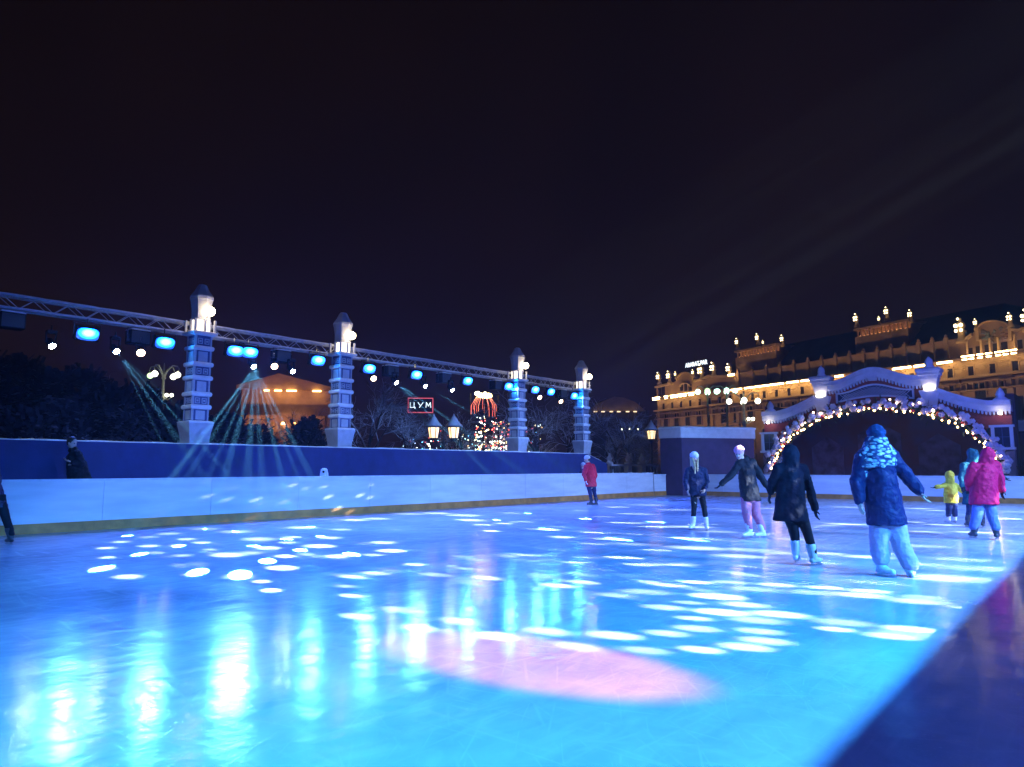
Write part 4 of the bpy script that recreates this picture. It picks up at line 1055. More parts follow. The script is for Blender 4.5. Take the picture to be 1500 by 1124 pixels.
def globe_lamp(px, py, d, label, cols=(0, 0, 0, 0), low=True, gr=.19):
    """py: height of the upper globes"""
    P = at_d(px, py, d); z = P.z
    rt = empty('globe_street_lamp', (P.x, P.y, 0), YAW, label, 'street lamp', 'ornate globe street lamps')
    p = MB(); p.lathe((0, 0, 0), [(.4, -.06), (.4, .5), (.22, .8), (.14, 1.2), (.11, z - 1.6), (.17, z - 1.5), (.09, z - 1.35), (.08, z - .3), (.14, z - .2), (.06, z + .1), (.05, z + .55), (.02, z + .8)], 12); p.build('post', CASTI, rt, True)
    for i, (ax, ay) in enumerate(((-1, .2), (1, -.2), (-.2, -.8), (.25, .8))):
        dv = Vector((ax, ay, 0)); p = MB()
        p.tube([Vector((0, 0, z - .2)), dv * .25 + Vector((0, 0, z + .3)), dv * .6 + Vector((0, 0, z + .62)), dv * .95 + Vector((0, 0, z + .58)), dv * 1.08 + Vector((0, 0, z + .36)), dv * .96 + Vector((0, 0, z + .2))], [.05, .045, .04, .035, .03, .025], 7); p.build('arm', CASTI, rt, True)
        p = MB(); p.ell(dv * .98 + Vector((0, 0, z)), (gr, gr, gr), None, 14, 10); p.build('globe', GLB[cols[i]], rt, True)
    if low:
        for i, ax in enumerate((-.95, .3, .62)):
            p = MB(); p.tube([(0, 0, z - 1.5), (ax * .5, 0, z - 1.62), (ax * .9, 0, z - 1.45)], .025, 6); p.build('arm', CASTI, rt, True)
            if i: 
                p = MB(); p.ell((ax, -.1, z - 1.3), (gr * .62, gr * .62, gr * .62), None, 12, 8); p.build('globe', GLB[0], rt, True)
globe_lamp(240, 550, 46, 'ornate lamp post with a cluster of white globes left of the nearest column', (1, 0, 0, 0))
globe_lamp(1089, 588, 52, 'ornate lamp post with two large yellow-white globes before the floodlit building', (0, 0, 0, 0), gr=.2)
globe_lamp(1036, 574, 78, 'distant globe lamp post glowing green-white left of the ornate curled lamp', (2, 2, 1, 2), False, .3)
globe_lamp(1064, 573, 84, 'distant globe lamp post glowing mint green beside the ornate curled lamp', (2, 2, 2, 2), False, .3)
globe_lamp(1325, 581, 58, 'globe lamp post glowing pale green behind the right shoulder of the gate', (2, 2, 2, 2), False, .12)
globe_lamp(923, 629, 90, 'small far lamp post with a single bright white point left of the single lantern', (0, 0, 0, 0), False, .1)

# ------------------------------------------------------------------ amber theatre behind the trees
OCH = mat('amber_lit_plaster', (.42, .30, .20), .8, .12, .6)
OCHD = mat('theatre_roof', (.06, .05, .05), .8)
D = 170.0; k = D / FPX
P = at_d(415, 690, D)
th = empty('theatre_building', (P.x, P.y, 0), YAW + R(8), 'amber floodlit theatre with a wide gabled front far behind the trees', 'building')
def T(px, py): return ((px - 415) * k, (685 - py) * k + EYE)
p = MB(); a = T(352, 574); b = T(480, 574)
p.prism([T(346, 566), T(405, 548), T(485, 568), T(485, 573), T(346, 571)], -1.2, 1.0); p.build('pediment_cornice', OCH, th)
p = MB(); p.span((a[0], 0, -.1), (b[0], 22, b[1] + .6)); p.build('wall', OCH, th)
p = MB(); p.prism([T(352, 566), T(405, 551), T(480, 568)], 1.05, 22.5); p.build('roof', OCHD, th)
FLOOD = glow('floodlight_amber', (1, .52, .16), 12)
for i in range(8):
    x = T(360 + i * 15.5, 620)[0]
    p = MB(); p.lathe((x, -2.2, 0), [(.9, 2.0), (.85, 2.4), (.72, 6), (.62, 11.2), (.85, 11.5), (.95, 11.9)], 14); p.build('column', OCH, th, True)
p = MB(); p.span((a[0] + 1, -3.2, 11.9), (b[0] - 1, -1.2, 13.4)); p.build('entablature', OCH, th)
p = MB(); p.span((a[0], -4, -.1), (b[0], -.05, 2.0)); p.build('steps', OCHD, th)
for (px, w) in ((389, 7), (405, 10), (424, 14), (460, 12)):
    x, z = T(px, 571.5); p = MB(); p.box((x, -1.5, z - .35), (w * k, .5, .3)); p.build('floodlight', FLOOD, th)
for px in (424,):
    x, z = T(px, 621); p = MB(); p.box((x, -.7, z), (44 * k, .4, .5)); p.build('floodlight', FLOOD, th)
# dim tan roofed building further right
D = 150.0; k = D / FPX; P = at_d(908, 690, D)
db = empty('gabled_building', (P.x, P.y, 0), YAW, 'dim tan building with a rounded gable far behind the bare trees', 'building')
def T2(px, py): return ((px - 908) * k, (685 - py) * k + EYE)
p = MB(); p.prism([T2(868, 603), T2(874, 593), T2(890, 586), T2(902, 581.5), T2(916, 583), T2(932, 589), T2(948, 603)], 0, 14); p.build('gable', OCH, db)
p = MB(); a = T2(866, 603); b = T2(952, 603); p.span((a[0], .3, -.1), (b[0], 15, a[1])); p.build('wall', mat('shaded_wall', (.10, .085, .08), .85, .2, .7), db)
for px in (873, 884, 896, 907, 920, 931):
    x, z = T2(px, 604); p = MB(); p.box((x, -.8, z), (.7, .3, .2)); p.build('floodlight', glow('dim_floodlight', (1, .7, .4), 2.0), db)

# ------------------------------------------------------------------ floodlit building on the right
HA = Vector((-64, 118.5, 0)); HB = Vector((-7.7, 95.2, 0)); HE = (HB - HA).normalized(); HN = Vector((-HE.y, HE.x, 0))
def Fq(px, py):
    d = ray(px, py); t = (HA - ORG).dot(HN) / d.dot(HN); p = ORG + d * t
    return ((p - HA).dot(HE), p.z)
STO = mat('honey_stone', (.40, .29, .17), .85, .22, .5, bump=.5, bscale=1.5)
STOD = mat('brown_stone', (.26, .175, .115), .85, .25, .4, bump=.4, bscale=1.5)
WIN = mat('dark_window', (.015, .015, .022), .25)
ROOF = mat('dark_mansard', (.02, .018, .022), .8, .3, .4)
LEDL = glow('ledge_lamp_glass', (1, .62, .24), 26); FINL = glow('finial_glow', (1, .78, .4), 7); ARCL = glow('arcade_lamp', (1, .45, .16), 9)
hot = empty('hotel_building', HA, math.atan2(HE.y, HE.x), 'long ornate floodlit stone building with gabled bays and lit finials', 'building')
LH = 14.0
def hbox(m_, name, a, b, parent=hot):
    p = MB(); p.span(a, b); return p.build(name, m_, parent)
hbox(STOD, 'lower_wall', (-.3, .6, -.1), (76, 22, 11.55))
hbox(STO, 'frieze_wall', (-.3, .5, 11.8), (76, 1.2, 13.72))
hbox(STO, 'cornice', (-.6, -.3, 11.55), (76, 1.2, 11.8)); hbox(STOD, 'ledge', (-.6, -.75, 13.75), (76, .8, 13.95))
hbox(STOD, 'attic_wall', (14.6, .9, 13.95), (57, 2.0, 16.3))
hbox(STOD, 'attic_parapet', (14.6, .75, 16.3), (57, 2.1, 16.5))
p = MB(); p.add([(14, 2.2, 16.7), (58, 2.2, 16.7), (57, 7, 21), (16, 7, 21), (14, 20, 16.7), (58, 20, 16.7), (57, 15, 21), (16, 15, 21)], [(0, 1, 2, 3), (5, 4, 7, 6), (4, 0, 3, 7), (1, 5, 6, 2), (3, 2, 6, 7)]); p.build('roof', ROOF, hot)
# reliefs and windows of the golden band
rr = random.Random(8)
for i in range(31):
    u = 1.2 + i * 2.38
    w = hbox(WIN, 'window', (u, .47, 11.82), (u + .62, .49, 12.95)); 
    p = MB(); p.span((u - .14, .38, 11.81), (u - .01, .48, 13.0)); p.span((u + .63, .38, 11.81), (u + .76, .48, 13.0)); p.span((u - .14, .36, 13.0), (u + .76, .48, 13.14)); p.build('frame', STO, w)
p = MB()
for i in range(520):
    u = rr.uniform(0, 74); z = 12.5 + rr.uniform(0, 1.1); 
    if (u - 1.2) % 2.38 < .8 and z < 13.2: continue
    p.ell((u, .5, z), (rr.uniform(.1, .4), .14, rr.uniform(.06, .15)), None, 6, 5)
p.build('relief', STO, hot)
for r_, (z0, z1) in enumerate(((8.6, 10.9), (4.4, 7.2), (.6, 3.2))):
    for i in range(26):
        u = 1.4 + i * 2.9
        w = hbox(WIN, 'window', (u, .55, z0), (u + 1.2, .595, z1))
        p = MB(); p.span((u - .18, .42, z0 - .15), (u - .01, .6, z1 + .1)); p.span((u + 1.21, .42, z0 - .15), (u + 1.38, .6, z1 + .1)); p.span((u - .3, .35, z1 + .1), (u + 1.5, .6, z1 + .3)); p.build('frame', STOD, w)
for u in [14.0 + i * 5.8 for i in range(11)] + [0.2]: hbox(STOD, 'pilaster', (u - .35, .2, 0), (u + .35, .62, 11.5))
p = MB()
for i in range(110): p.span((.1 + i * .68, -.08, 10.2), (.1 + i * .68 + .12, .05, 11.0))
p.span((-.3, -.12, 11.0), (75, .09, 11.12)); p.span((-.3, -.3, 10.05), (75, .6, 10.2)); p.build('balcony_rail', STOD, hot)
# attic posts
for i in range(16):
    u, _ = Fq(1077 + i * 20.5, 560)
    p = MB(); p.span((u - .22, .55, 13.95), (u + .22, .9, 16.7)); p.lathe((u, .75, 16.7), [(.26, 0), (.26, .1), (.14, .18), (.2, .34), (.1, .48), (.02, .56)], 8); p.build('attic_post', STOD, hot)
# ledge lamps
for (px, w) in [(961, .5), (964.5, .5), (968, .5), (979, .9), (988, .9), (994, .8), (1000, .8), (1006, 1.0), (1016, 1.5), (1082, 2.2), (1098, .9), (1105, 1.3), (1121, 2.6), (1142, 2.4), (1160, .8), (1167, 1.5), (1185, 1.7), (1204, 1.5), (1215, 1.0), (1234, 1.2), (1260, 1.0), (1290, 1.2), (1321, 1.3), (1332, 1.4), (1354, 1.5), (1390, 1.7), (1420, .6), (1430, .6), (1443, .6), (1456, .6), (1470, .6), (1481, .6), (1493, .6)]:
    u, _ = Fq(px, 560)
    on_top = px < 1020 or px > 1400
    p = MB(); p.span((u - w / 2, -.72, 13.96) if on_top else (u - w / 2, -.74, 13.55), (u + w / 2, -.52, 14.1) if on_top else (u + w / 2, -.5, 13.74)); p.build('ledge_lamp', LEDL, hot)
    if on_top:
        p = MB(); p.span((u - w * .4, -.7, 13.62), (u + w * .4, -.55, 13.74)); p.build('ledge_lamp', LEDL, hot)
# left gabled bay
def Fo(pts): return [Fq(*q) for q in pts]
p = MB(); p.prism(Fo([(958, 583), (958, 566), (970, 563), (980, 561), (986, 558), (988.5, 552), (993, 547), (1000, 544.6), (1007, 547), (1012, 552), (1013, 557), (1022, 556), (1030, 553), (1038, 549.5), (1048, 549.8), (1070, 549), (1076, 556), (1076, 573)]), .6, 3.0); p.build('gable_wall', STOD, hot)
def arcband(cx, y0, rx, ry, th, name, m_, y_a=.25, n=18, full=False):
    p = MB(); o_ = []
    for i in range(n + 1):
        a = PI * i / n; o_.append(Fq(cx - rx * math.cos(a), y0 - ry * math.sin(a)))
    for i in range(n, -1, -1):
        a = PI * i / n; o_.append(Fq(cx - (rx - th) * math.cos(a), y0 - (ry - th) * math.sin(a)))
    p.prism(o_, y_a, .58); return p.build(name, m_, hot)
arcband(1001, 557, 12.5, 12.3, 1.6, 'gable_arch', STO)
arcband(1001, 567, 8.5, 6.3, 1.3, 'window_arch', STO)
for cx, ys in ((963, (566, 582)), (968, (566, 582)), (995, (563, 573)), (1001, (561, 573)), (1007, (563, 573))):
    a = Fq(cx - 2.0, ys[1]); b = Fq(cx + 2.0, ys[0]); hbox(WIN, 'window', (a[0], .53, a[1]), (b[0], .59, b[1]))
p = MB()
for pts in (([(958, 566), (972, 562.5), (984, 560)]), ([(1014, 557), (1024, 555), (1036, 549), (1050, 550), (1072, 549)])):
    f = Fo(pts); p.prism(f + [(u, z - .35) for u, z in reversed(f)], .1, .58)
p.build('gable_cornice', STO, hot)
# right gabled bay
p = MB(); p.prism(Fo([(1400, 528), (1400, 499), (1410, 496), (1420, 489), (1425, 480), (1431, 478), (1440, 472), (1452, 469), (1464, 471), (1474, 474), (1477, 480), (1490, 481), (1506, 476), (1506, 511)]), .6, 3.4); p.build('gable_wall', STOD, hot)
arcband(1453, 481, 24, 12.5, 2.2, 'gable_arch', STO)
p = MB()
for pts in (([(1402, 499), (1411, 495.5), (1421, 488)]), ([(1480, 481), (1490, 482), (1502, 477)])):
    f = Fo(pts); p.prism(f + [(u, z - .3) for u, z in reversed(f)], .1, .58)
for cx in (1430, 1478):
    a = Fq(cx - 1.6, 499); b = Fq(cx + 1.6, 480); p.span((a[0], .15, a[1]), (b[0], .58, b[1]))
p.build('gable_cornice', STO, hot)
for cx, w, y0, y1 in ((1418, 2.2, 509, 523), (1430, 4, 506, 521), (1443, 4, 504, 519), (1455, 4, 502, 517), (1467, 4, 500, 515), (1490, 3, 497, 511)):
    a = Fq(cx - w, y1); b = Fq(cx + w, y0); hbox(WIN, 'window', (a[0], .53, a[1]), (b[0], .59, b[1]))
for cx in (1415.5, 1436, 1449, 1461.5, 1486):
    u, z = Fq(cx, 515); p = MB(); p.lathe((u, .2, 0), [(.16, LH), (.13, LH + .3), (.11, LH + 1.7), (.17, LH + 1.85)], 8); p.build('window_column', STO, hot, True)
p = MB(); a = Fq(1433, 500); b = Fq(1474, 483)
for i in range(40): p.ell((rr.uniform(a[0], b[0]), .58, rr.uniform(a[1] - .2, a[1] + 1.2)), (rr.uniform(.1, .3), .1, rr.uniform(.1, .25)), None, 6, 5)
p.build('mosaic_relief', mat('faded_mosaic', (.18, .10, .10), .6, c2=(.14, .2, .2), scale=1.2), hot)
# roof lanterns (arcaded towers) with their finials
def tower(px0, px1, yb, yt):
    u0, z0 = Fq(px0, yb); u1, _ = Fq(px1, yb); _, z1 = Fq((px0 + px1) / 2, yt); mid = u0 + (u1 - u0) * .55
    p = MB(); p.span((u0, 2.3, 16.7), (u1, 9, z0)); p.span((u0 + .2, 3.2, z0), (u1 - .2, 8.5, z1 - .3)); p.span((u0 - .1, 2.2, z1 - .3), (u1 + .1, 9.1, z1)); p.build('tower', STOD, hot)
    n_ = 13
    for i in range(n_):
        u = u0 + .25 + (u1 - u0 - .5) * i / (n_ - 1)
        p = MB(); p.lathe((u, 2.6, 0), [(.13, z0), (.1, z0 + .2), (.1, z1 - .5), (.15, z1 - .3)], 8); p.build('arcade_column', STO, hot, True)
    for i in range(n_ - 1):
        u = u0 + .25 + (u1 - u0 - .5) * (i + .5) / (n_ - 1); hbox(ARCL, 'arcade_lamp', (u - .16, 2.75, z0 + .02), (u + .16, 2.95, z0 + .1))
tower(1062, 1122, 523, 507); tower(1236, 1314, 492, 472)
def finial(px, yt, yb, y_=.4, s=1.0):
    u, z1 = Fq(px, yt); _, z0 = Fq(px, yb); h = z1 - z0; r_ = h * .2 * s
    p = MB(); p.lathe((u, y_, z0), [(r_ * 1.2, -.3), (r_ * 1.1, 0), (r_ * .7, h * .12), (r_ * .65, h * .34), (r_ * 1.1, h * .4), (r_ * .6, h * .48), (r_ * .95, h * .62), (r_ * .7, h * .78), (r_ * .25, h * .86), (r_ * .3, h * .93), (.02, h)], 10); f = p.build('finial', STO, hot, True)
    for zz, rr_ in ((.42, .34), (.64, .42), (.92, .26)):
        for dx in ((-.55, .55) if zz < .9 else (0,)):
            p = MB(); p.ell((u + dx * r_, y_ - r_ * 1.0, z0 + h * zz), (r_ * rr_, r_ * rr_ * .7, r_ * rr_), None, 8, 6); p.build('bulb', FINL, f, True)  # glowing beads added to give the finial its floodlit brightness
for a in [(963, 545, 561), (978, 543, 560), (987.5, 544, 553), (1013, 541, 551), (1025, 533, 555), (1042.5, 530, 550), (1065.5, 532, 550), (1403.5, 465, 499), (1426, 466.5, 480), (1476, 457, 476), (1500, 452, 482)]: finial(*a)
for a in [(1060.5, 493, 507), (1090, 486, 501), (1098, 496, 504), (1126, 488, 503), (1233, 456, 474), (1266.5, 460, 470), (1277.5, 446, 463), (1312, 450, 467)]: finial(*a, 3.0, .95)
u, z = Fq(1070, 550.5); hbox(LEDL, 'ledge_lamp', (u - .5, -.1, z), (u + .8, .1, z + .25))
# rooftop letters
u0, z0 = Fq(994, 544.5); u1, z1 = Fq(1026, 538)
rt = empty('rooftop_sign', HA, math.atan2(HE.y, HE.x), 'row of white lit letters on the roof above the left gable', 'sign')
fc = bpy.data.curves.new('letters', 'FONT'); fc.body = 'ARARAT-PAR'; fc.size = 1.0; fc.extrude = .05; fc.offset = .02
tmp = bpy.data.objects.new('letters', fc); col.objects.link(tmp)
dg = bpy.context.evaluated_depsgraph_get(); me = bpy.data.meshes.new_from_object(tmp.evaluated_get(dg), depsgraph=dg); bpy.data.objects.remove(tmp)
me.name = 'letters'; me.materials.clear(); me.materials.append(glow('white_sign_letters', (.8, .92, 1), 1.6))
wid = max(v.co.x for v in me.vertices)
lo = bpy.data.objects.new('letters', me); col.objects.link(lo); lo.parent = rt
sx = (u1 - u0) / wid; zz = Fq(1000, 543)[1]
lo.scale = (sx, sx * 1.15, 1); lo.rotation_euler = (PI / 2, 0, 0); lo.location = (u0, 1.6, zz + .75)
p = MB(); p.bar((u0, 1.7, zz + .65), (u1, 1.7, zz + .65), .06)
for i in range(6): p.bar((u0 + (u1 - u0) * i / 5, 1.7, zz - 1.6), (u0 + (u1 - u0) * i / 5, 1.7, zz + .65), .05)
p.build('sign_rail', BLK, rt)

# ------------------------------------------------------------------ lights
def aim(o, target):
    d = Vector(target) - o.location
    o.rotation_euler = d.to_track_quat('-Z', 'Y').to_euler()
def spot(name, loc, target, power, c, angle, blend=.3, radius=.1):
    l = bpy.data.lights.new(name, 'SPOT'); l.energy = power; l.color = c; l.spot_size = R(angle); l.spot_blend = blend; l.shadow_soft_size = radius
    o = bpy.data.objects.new(name, l); col.objects.link(o); o.location = loc; aim(o, target); return o
def gobo(name, loc, power, c, dots, stretch=1.0, soft=.8):
    """a moving-head light with a perforated disc: each hole throws one dot on the ice. dots: (ground point, radius in m).
    stretch > 1 draws the dots out along the throw."""
    cx = sum(p.x for p, r in dots) / len(dots); cy_ = sum(p.y for p, r in dots) / len(dots)
    tgt = Vector((cx, cy_, 0)); ax = (tgt - loc).normalized()
    half = max(math.degrees(ax.angle(p - loc)) for p, r in dots) + 3
    o = spot(name, loc, tgt, power, c, min(170, 2 * half), .05, .02); l = o.data
    l.use_nodes = True; t, n, k = l.node_tree, l.node_tree.nodes, l.node_tree.links
    em = n['Emission']
    tc = n.new('ShaderNodeTexCoord'); wm = n.new('ShaderNodeMapping'); wm.vector_type = 'VECTOR'; wm.inputs['Rotation'].default_value = o.rotation_euler
    k.new(tc.outputs['Normal'], wm.inputs['Vector'])
    s = n.new('ShaderNodeSeparateXYZ'); k.new(wm.outputs['Vector'], s.inputs[0])
    def dv(a, b):
        q = n.new('ShaderNodeMath'); q.operation = 'DIVIDE'; k.new(a, q.inputs[0]); k.new(b, q.inputs[1]); return q.outputs[0]
    cb = n.new('ShaderNodeCombineXYZ'); k.new(dv(s.outputs['X'], s.outputs['Z']), cb.inputs[0]); k.new(dv(s.outputs['Y'], s.outputs['Z']), cb.inputs[1])
    # disc coordinates: metres on the ice, x along the throw
    th_ = math.atan2(tgt.y - loc.y, tgt.x - loc.x)
    mp = n.new('ShaderNodeMapping'); mp.inputs['Scale'].default_value = (-loc.z, -loc.z, 1); k.new(cb.outputs[0], mp.inputs['Vector'])
    m2 = n.new('ShaderNodeMapping'); m2.inputs['Rotation'].default_value = (0, 0, -th_); k.new(mp.outputs[0], m2.inputs['Vector'])
    m3 = n.new('ShaderNodeMapping'); m3.inputs['Scale'].default_value = (1 / stretch, 1, 1); k.new(m2.outputs[0], m3.inputs['Vector'])
    tot = None
    for p, r in dots:
        v = Vector((p.x - loc.x, p.y - loc.y, 0)); v.rotate(Matrix.Rotation(-th_, 3, 'Z'))
        d = n.new('ShaderNodeVectorMath'); d.operation = 'DISTANCE'; k.new(m3.outputs[0], d.inputs[0]); d.inputs[1].default_value = (v.x / stretch, v.y, 0)
        mr = n.new('ShaderNodeMapRange'); mr.inputs[1].default_value = r * (1 - soft); mr.inputs[2].default_value = r * (1 + soft * .25); mr.interpolation_type = 'SMOOTHSTEP'; mr.inputs[3].default_value = rnd.choice((.3, .5, .8, 1.1)) * rnd.uniform(.8, 1.2); mr.inputs[4].default_value = 0.0
        k.new(d.outputs['Value'], mr.inputs[0])
        if tot is None: tot = mr.outputs[0]
        else:
            q = n.new('ShaderNodeMath'); q.operation = 'MAXIMUM'; k.new(tot, q.inputs[0]); k.new(mr.outputs[0], q.inputs[1]); tot = q.outputs[0]
    k.new(tot, em.inputs['Strength'])
    return o
off = Vector((.14, .02, -.09))
GW = (.80, .95, 1.0)
def rt_(y, z=5.0): return Vector((5.95, y, z))        # moving heads on the matching truss behind the right board
def dots(lst, grow=1.0):
    out = []
    for q in lst:
        p = ground(q[0], q[1]); w = q[2] if len(q) > 2 else 32
        out.append((p, grow * .44 * w * Vector((p.x, p.y, 0)).dot(HF) / FPX))
    return out
GT = (.16, .62, 1.0)
def fan(i, lst, power):
    """the narrow rays of one moving head's prism"""
    for px, py in lst: spot('fan_ray', MOV[i] + off, ground(px, py), power * rnd.uniform(.6, 1.2), GT, 1.25, .8, .012)
fan(2, [(150, 833), (205, 812), (187, 785), (262, 800), (290, 838), (352, 842), (392, 822), (440, 806), (470, 786), (515, 812)], 2600000)
fan(1, [(300, 775), (345, 779), (372, 800), (420, 790), (455, 772)], 2200000)
fan(4, [(727, 762), (773, 752), (800, 775), (857, 760), (905, 790)], 1500000)
fan(5, [(960, 765), (1010, 790)], 1200000)
gobo('gobo_beam', rt_(3), 320000, GW, dots([(150, 833, 34), (187, 845, 36), (177, 794, 26), (217, 787, 28), (267, 814, 26), (280, 842, 24), (383, 852, 24), (418, 815, 28), (413, 832, 38), (483, 788, 30), (345, 779, 44), (300, 775, 40), (443, 773, 40), (155, 803, 26), (157, 817, 22), (227, 810, 28), (218, 800, 28), (260, 799, 22), (295, 795, 24), (308, 805, 20), (247, 782), (273, 790, 26), (333, 813, 44), (367, 810, 36), (393, 803, 32), (448, 812, 26), (422, 795, 26), (427, 787, 26), (467, 800, 38), (397, 865, 26), (493, 815, 30), (350, 845, 40), (380, 790, 44)], 1.3), 1.4)
gobo('gobo_beam', rt_(12), 330000, GW, dots([(600, 753, 54), (640, 752, 48), (677, 755, 54), (687, 762, 44), (550, 760, 44), (520, 762, 44), (707, 769, 28), (560, 795, 40), (573, 807, 42), (547, 813, 34), (607, 827, 34), (500, 776, 36), (747, 752, 30), (797, 743, 30), (763, 765, 34), (737, 767, 28), (847, 748, 28), (720, 778, 26), (803, 776, 34), (903, 743, 34), (823, 787, 40)]), 1.4)
gobo('gobo_beam', rt_(15), 130000, GW, dots([(870, 780, 36), (913, 766, 36), (920, 797, 52), (870, 797, 30), (893, 790, 36), (933, 782, 44), (930, 753, 36), (960, 772, 36), (843, 824, 30), (857, 817, 26), (913, 817, 36), (937, 827, 36), (983, 827, 36), (990, 747, 40), (960, 806, 30), (1000, 788, 36), (767, 813, 38), (770, 821, 28), (950, 740, 40), (882, 757, 30)]), 1.9)
gobo('gobo_beam', rt_(6), 85000, GW, dots([(550, 840, 40), (637, 842, 40), (682, 833, 28), (713, 847, 40), (677, 815, 24), (517, 845, 36), (507, 859, 30), (515, 873, 32), (582, 893, 48), (523, 903, 42), (673, 910, 50), (613, 920, 46), (817, 858, 40), (853, 853, 38), (895, 872, 40), (803, 925, 54), (727, 932, 50), (843, 947, 54)]), 1.8)
gobo('gobo_beam', rt_(8.5), 65000, GW, dots([(900, 931, 60), (945, 953, 54), (943, 867, 60), (973, 890, 50), (977, 928, 50), (987, 858, 34), (1020, 853, 36), (1067, 853, 40), (1137, 857, 42), (1103, 863, 54), (1050, 874, 58), (1090, 886, 52), (1057, 897, 58), (1140, 900, 62), (1010, 883, 36), (1110, 909, 62), (1020, 921, 52), (1017, 906, 40), (1113, 925, 52), (1120, 939, 58), (1092, 948, 58), (1027, 952, 48)]), 1.7)
gobo('gobo_beam', rt_(11), 45000, GW, dots([(1207, 861, 38), (1187, 868, 54), (1260, 872, 56), (1273, 866, 40), (1343, 881, 60), (1350, 875, 40), (1405, 890, 22), (1233, 912, 66), (1223, 922, 40), (1327, 928, 70), (1307, 932, 56), (1333, 922, 56), (1207, 825, 36), (1433, 833, 80), (1383, 847, 90), (1353, 827, 50), (1310, 812, 40), (1410, 820, 60)]), 1.7)
gobo('gobo_beam', rt_(20), 85000, GW, dots([(1050, 779, 44), (1010, 772, 50), (1020, 803, 66), (1100, 806, 66), (1085, 815, 56), (1140, 810, 50), (1000, 827, 40), (1195, 765, 26), (1215, 770, 30), (1210, 811, 40), (1130, 745, 36), (1080, 748, 36), (1240, 743, 34), (1345, 745, 36), (1370, 748, 30), (1480, 750, 36), (1240, 768, 40), (1380, 769, 40), (1475, 760, 30), (1330, 765, 30), (1430, 780, 40), (1490, 782, 30), (1355, 779, 36), (1270, 816, 50), (1345, 800, 50), (1170, 790, 36), (1040, 745, 40)]), 1.8)
def flecks(name, loc, target, power, c, angle, cell, rot, dot=.2, sx=.4):
    """a broad effect light whose broken-glass disc scatters many faint drawn-out flecks over the ice"""
    o = spot(name, loc, target, power, c, angle, .5, .02); l = o.data
    l.use_nodes = True; t, n, k = l.node_tree, l.node_tree.nodes, l.node_tree.links
    tc = n.new('ShaderNodeTexCoord'); wm = n.new('ShaderNodeMapping'); wm.vector_type = 'VECTOR'; wm.inputs['Rotation'].default_value = o.rotation_euler
    k.new(tc.outputs['Normal'], wm.inputs['Vector'])
    s = n.new('ShaderNodeSeparateXYZ'); k.new(wm.outputs['Vector'], s.inputs[0]); cb = n.new('ShaderNodeCombineXYZ')
    for i, ax in enumerate('XY'):
        q = n.new('ShaderNodeMath'); q.operation = 'DIVIDE'; k.new(s.outputs[ax], q.inputs[0]); k.new(s.outputs['Z'], q.inputs[1]); k.new(q.outputs[0], cb.inputs[i])
    m1 = n.new('ShaderNodeMapping'); m1.inputs['Rotation'].default_value = (0, 0, rot); k.new(cb.outputs[0], m1.inputs['Vector'])
    mp = n.new('ShaderNodeMapping'); sc = loc[2] / cell; mp.inputs['Scale'].default_value = (sc * sx, sc, 1); k.new(m1.outputs[0], mp.inputs['Vector'])
    v = n.new('ShaderNodeTexVoronoi'); v.voronoi_dimensions = '2D'; v.inputs['Scale'].default_value = 1.0; k.new(mp.outputs[0], v.inputs['Vector'])
    mr = n.new('ShaderNodeMapRange'); mr.interpolation_type = 'SMOOTHSTEP'; mr.inputs[1].default_value = dot * .2; mr.inputs[2].default_value = dot * 1.3; mr.inputs[3].default_value = 1.0; mr.inputs[4].default_value = 0.0
    k.new(v.outputs['Distance'], mr.inputs[0])
    hs = n.new('ShaderNodeSeparateColor'); k.new(v.outputs['Color'], hs.inputs[0]); pw = n.new('ShaderNodeMath'); pw.operation = 'POWER'; pw.inputs[1].default_value = 2.2; k.new(hs.outputs[0], pw.inputs[0])
    ml = n.new('ShaderNodeMath'); ml.operation = 'MULTIPLY'; k.new(mr.outputs[0], ml.inputs[0]); k.new(pw.outputs[0], ml.inputs[1]); k.new(ml.outputs[0], n['Emission'].inputs['Strength'])
flecks('fleck_light', rt_(18), ground(1020, 778), 60000, GW, 26, .75, .12)
flecks('fleck_light', rt_(10), ground(720, 830), 50000, GW, 19, .6, .3)
flecks('fleck_light', rt_(13), ground(1230, 845), 22000, GW, 25, .6, .2)
# blue washes of the left truss
for i, P in enumerate(WASH):
    spot('blue_wash', P + Vector((.14, 0, -.06)), (-7.5, P.y * .95 + 1, 0), 2400, (.035, .12, 1.0), 120, .9, .16)
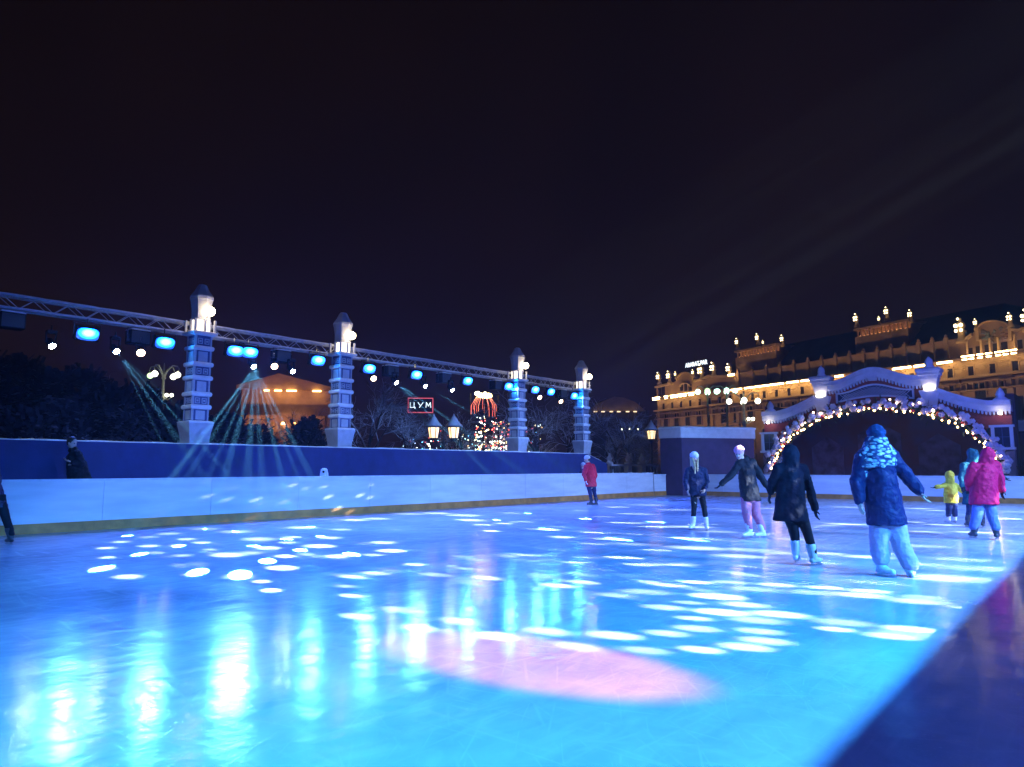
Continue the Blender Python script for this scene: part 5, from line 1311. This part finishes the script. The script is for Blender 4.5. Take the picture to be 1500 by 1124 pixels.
# washes of the matching truss behind the right board (outside the view)
for i, (y, c, e_) in enumerate([(-3, (.0, .40, 1.0), 9000), (1.5, (.0, .42, 1.0), 9500), (6, (.0, .40, 1.0), 8000), (11, (.0, .40, 1.0), 7000)]):
    spot('blue_wash', (5.95, y, 5.2), (-2.0, y + 2, 0), e_, c, 58, .9, .2)
for i, (y, c, e_) in enumerate([(-1, (.07, .18, 1.0), 5600), (5, (.09, .21, 1.0), 6200), (12, (.16, .33, 1.0), 8800), (17, (.18, .36, 1.0), 9400), (22, (.18, .37, 1.0), 9600), (27, (.17, .37, 1.0), 9600)]):
    spot('blue_wash', (5.95, y, 5.2), (-2.8, y + 1.2, 0), e_, c, 63, .15, .2)
spot('blue_wash', (4.6, 26, 5.2), (-8, 35, 3.2), 3600, (.10, .14, 1.0), 40, .7, .2)
# warm pink can light, then two pink lights added for the skaters
spot('pink_light', rt_(4.5), ground(793, 970), 16000, (1.0, .13, .2), 7.5, .55, .08)
spot('pink_light', rt_(9), ground(1120, 775), 900, (1.0, .30, .5), 34, .9, .1)  # unseen light added to bring out the pinks of the skaters here
spot('pink_light', rt_(14), ground(1440, 770), 800, (1.0, .30, .5), 34, .9, .1)  # unseen light added to redden the magenta jacket
# street-level floodlights before the long building
for u in (4, 18, 32, 46, 60):
    spot('facade_flood', HA + HE * u - HN * 13 + Vector((0, 0, 1.5)), HA + HE * u + Vector((0, 0, 13.5)), 4600, (1.0, .60, .26), 95, .9, .3)
# floodlights at the foot of the theatre
for dx in (-7, 0, 7):
    v = Vector((dx, -16, 2.0)); v.rotate(th.rotation_euler); tv = Vector((dx, 0, 15)); tv.rotate(th.rotation_euler)
    spot('theatre_flood', th.location + v, th.location + tv, 5500, (1.0, .42, .15), 70, .8, .3)

# ------------------------------------------------------------------ haze in the night air
hm = bpy.data.materials.new('night_haze'); t, n, l = nodes_of(hm)
n.remove(n['Principled BSDF']); pv = n.new('ShaderNodeVolumePrincipled')
pv.inputs['Color'].default_value = (.8, .85, .95, 1); pv.inputs['Density'].default_value = HAZE; pv.inputs['Anisotropy'].default_value = 0.25
l.new(pv.outputs[0], n['Material Output'].inputs['Volume'])
if HAZE > 0:
    p = MB(); p.span((-205, -65, -1.7), (125, 205, 46)); tag(p.build('haze', hm), kind='stuff')

# ------------------------------------------------------------------ render settings
scene.view_settings.view_transform = 'Standard'; scene.view_settings.look = 'None'
scene.view_settings.exposure = 0.0; scene.view_settings.gamma = 1.0
cy = scene.cycles
cy.max_bounces = 6; cy.diffuse_bounces = 2; cy.glossy_bounces = 3; cy.volume_bounces = 0; cy.transparent_max_bounces = 4
cy.sample_clamp_indirect = 4.0; cy.use_denoising = True; cy.caustics_reflective = False; cy.caustics_refractive = False
cy.use_light_tree = True
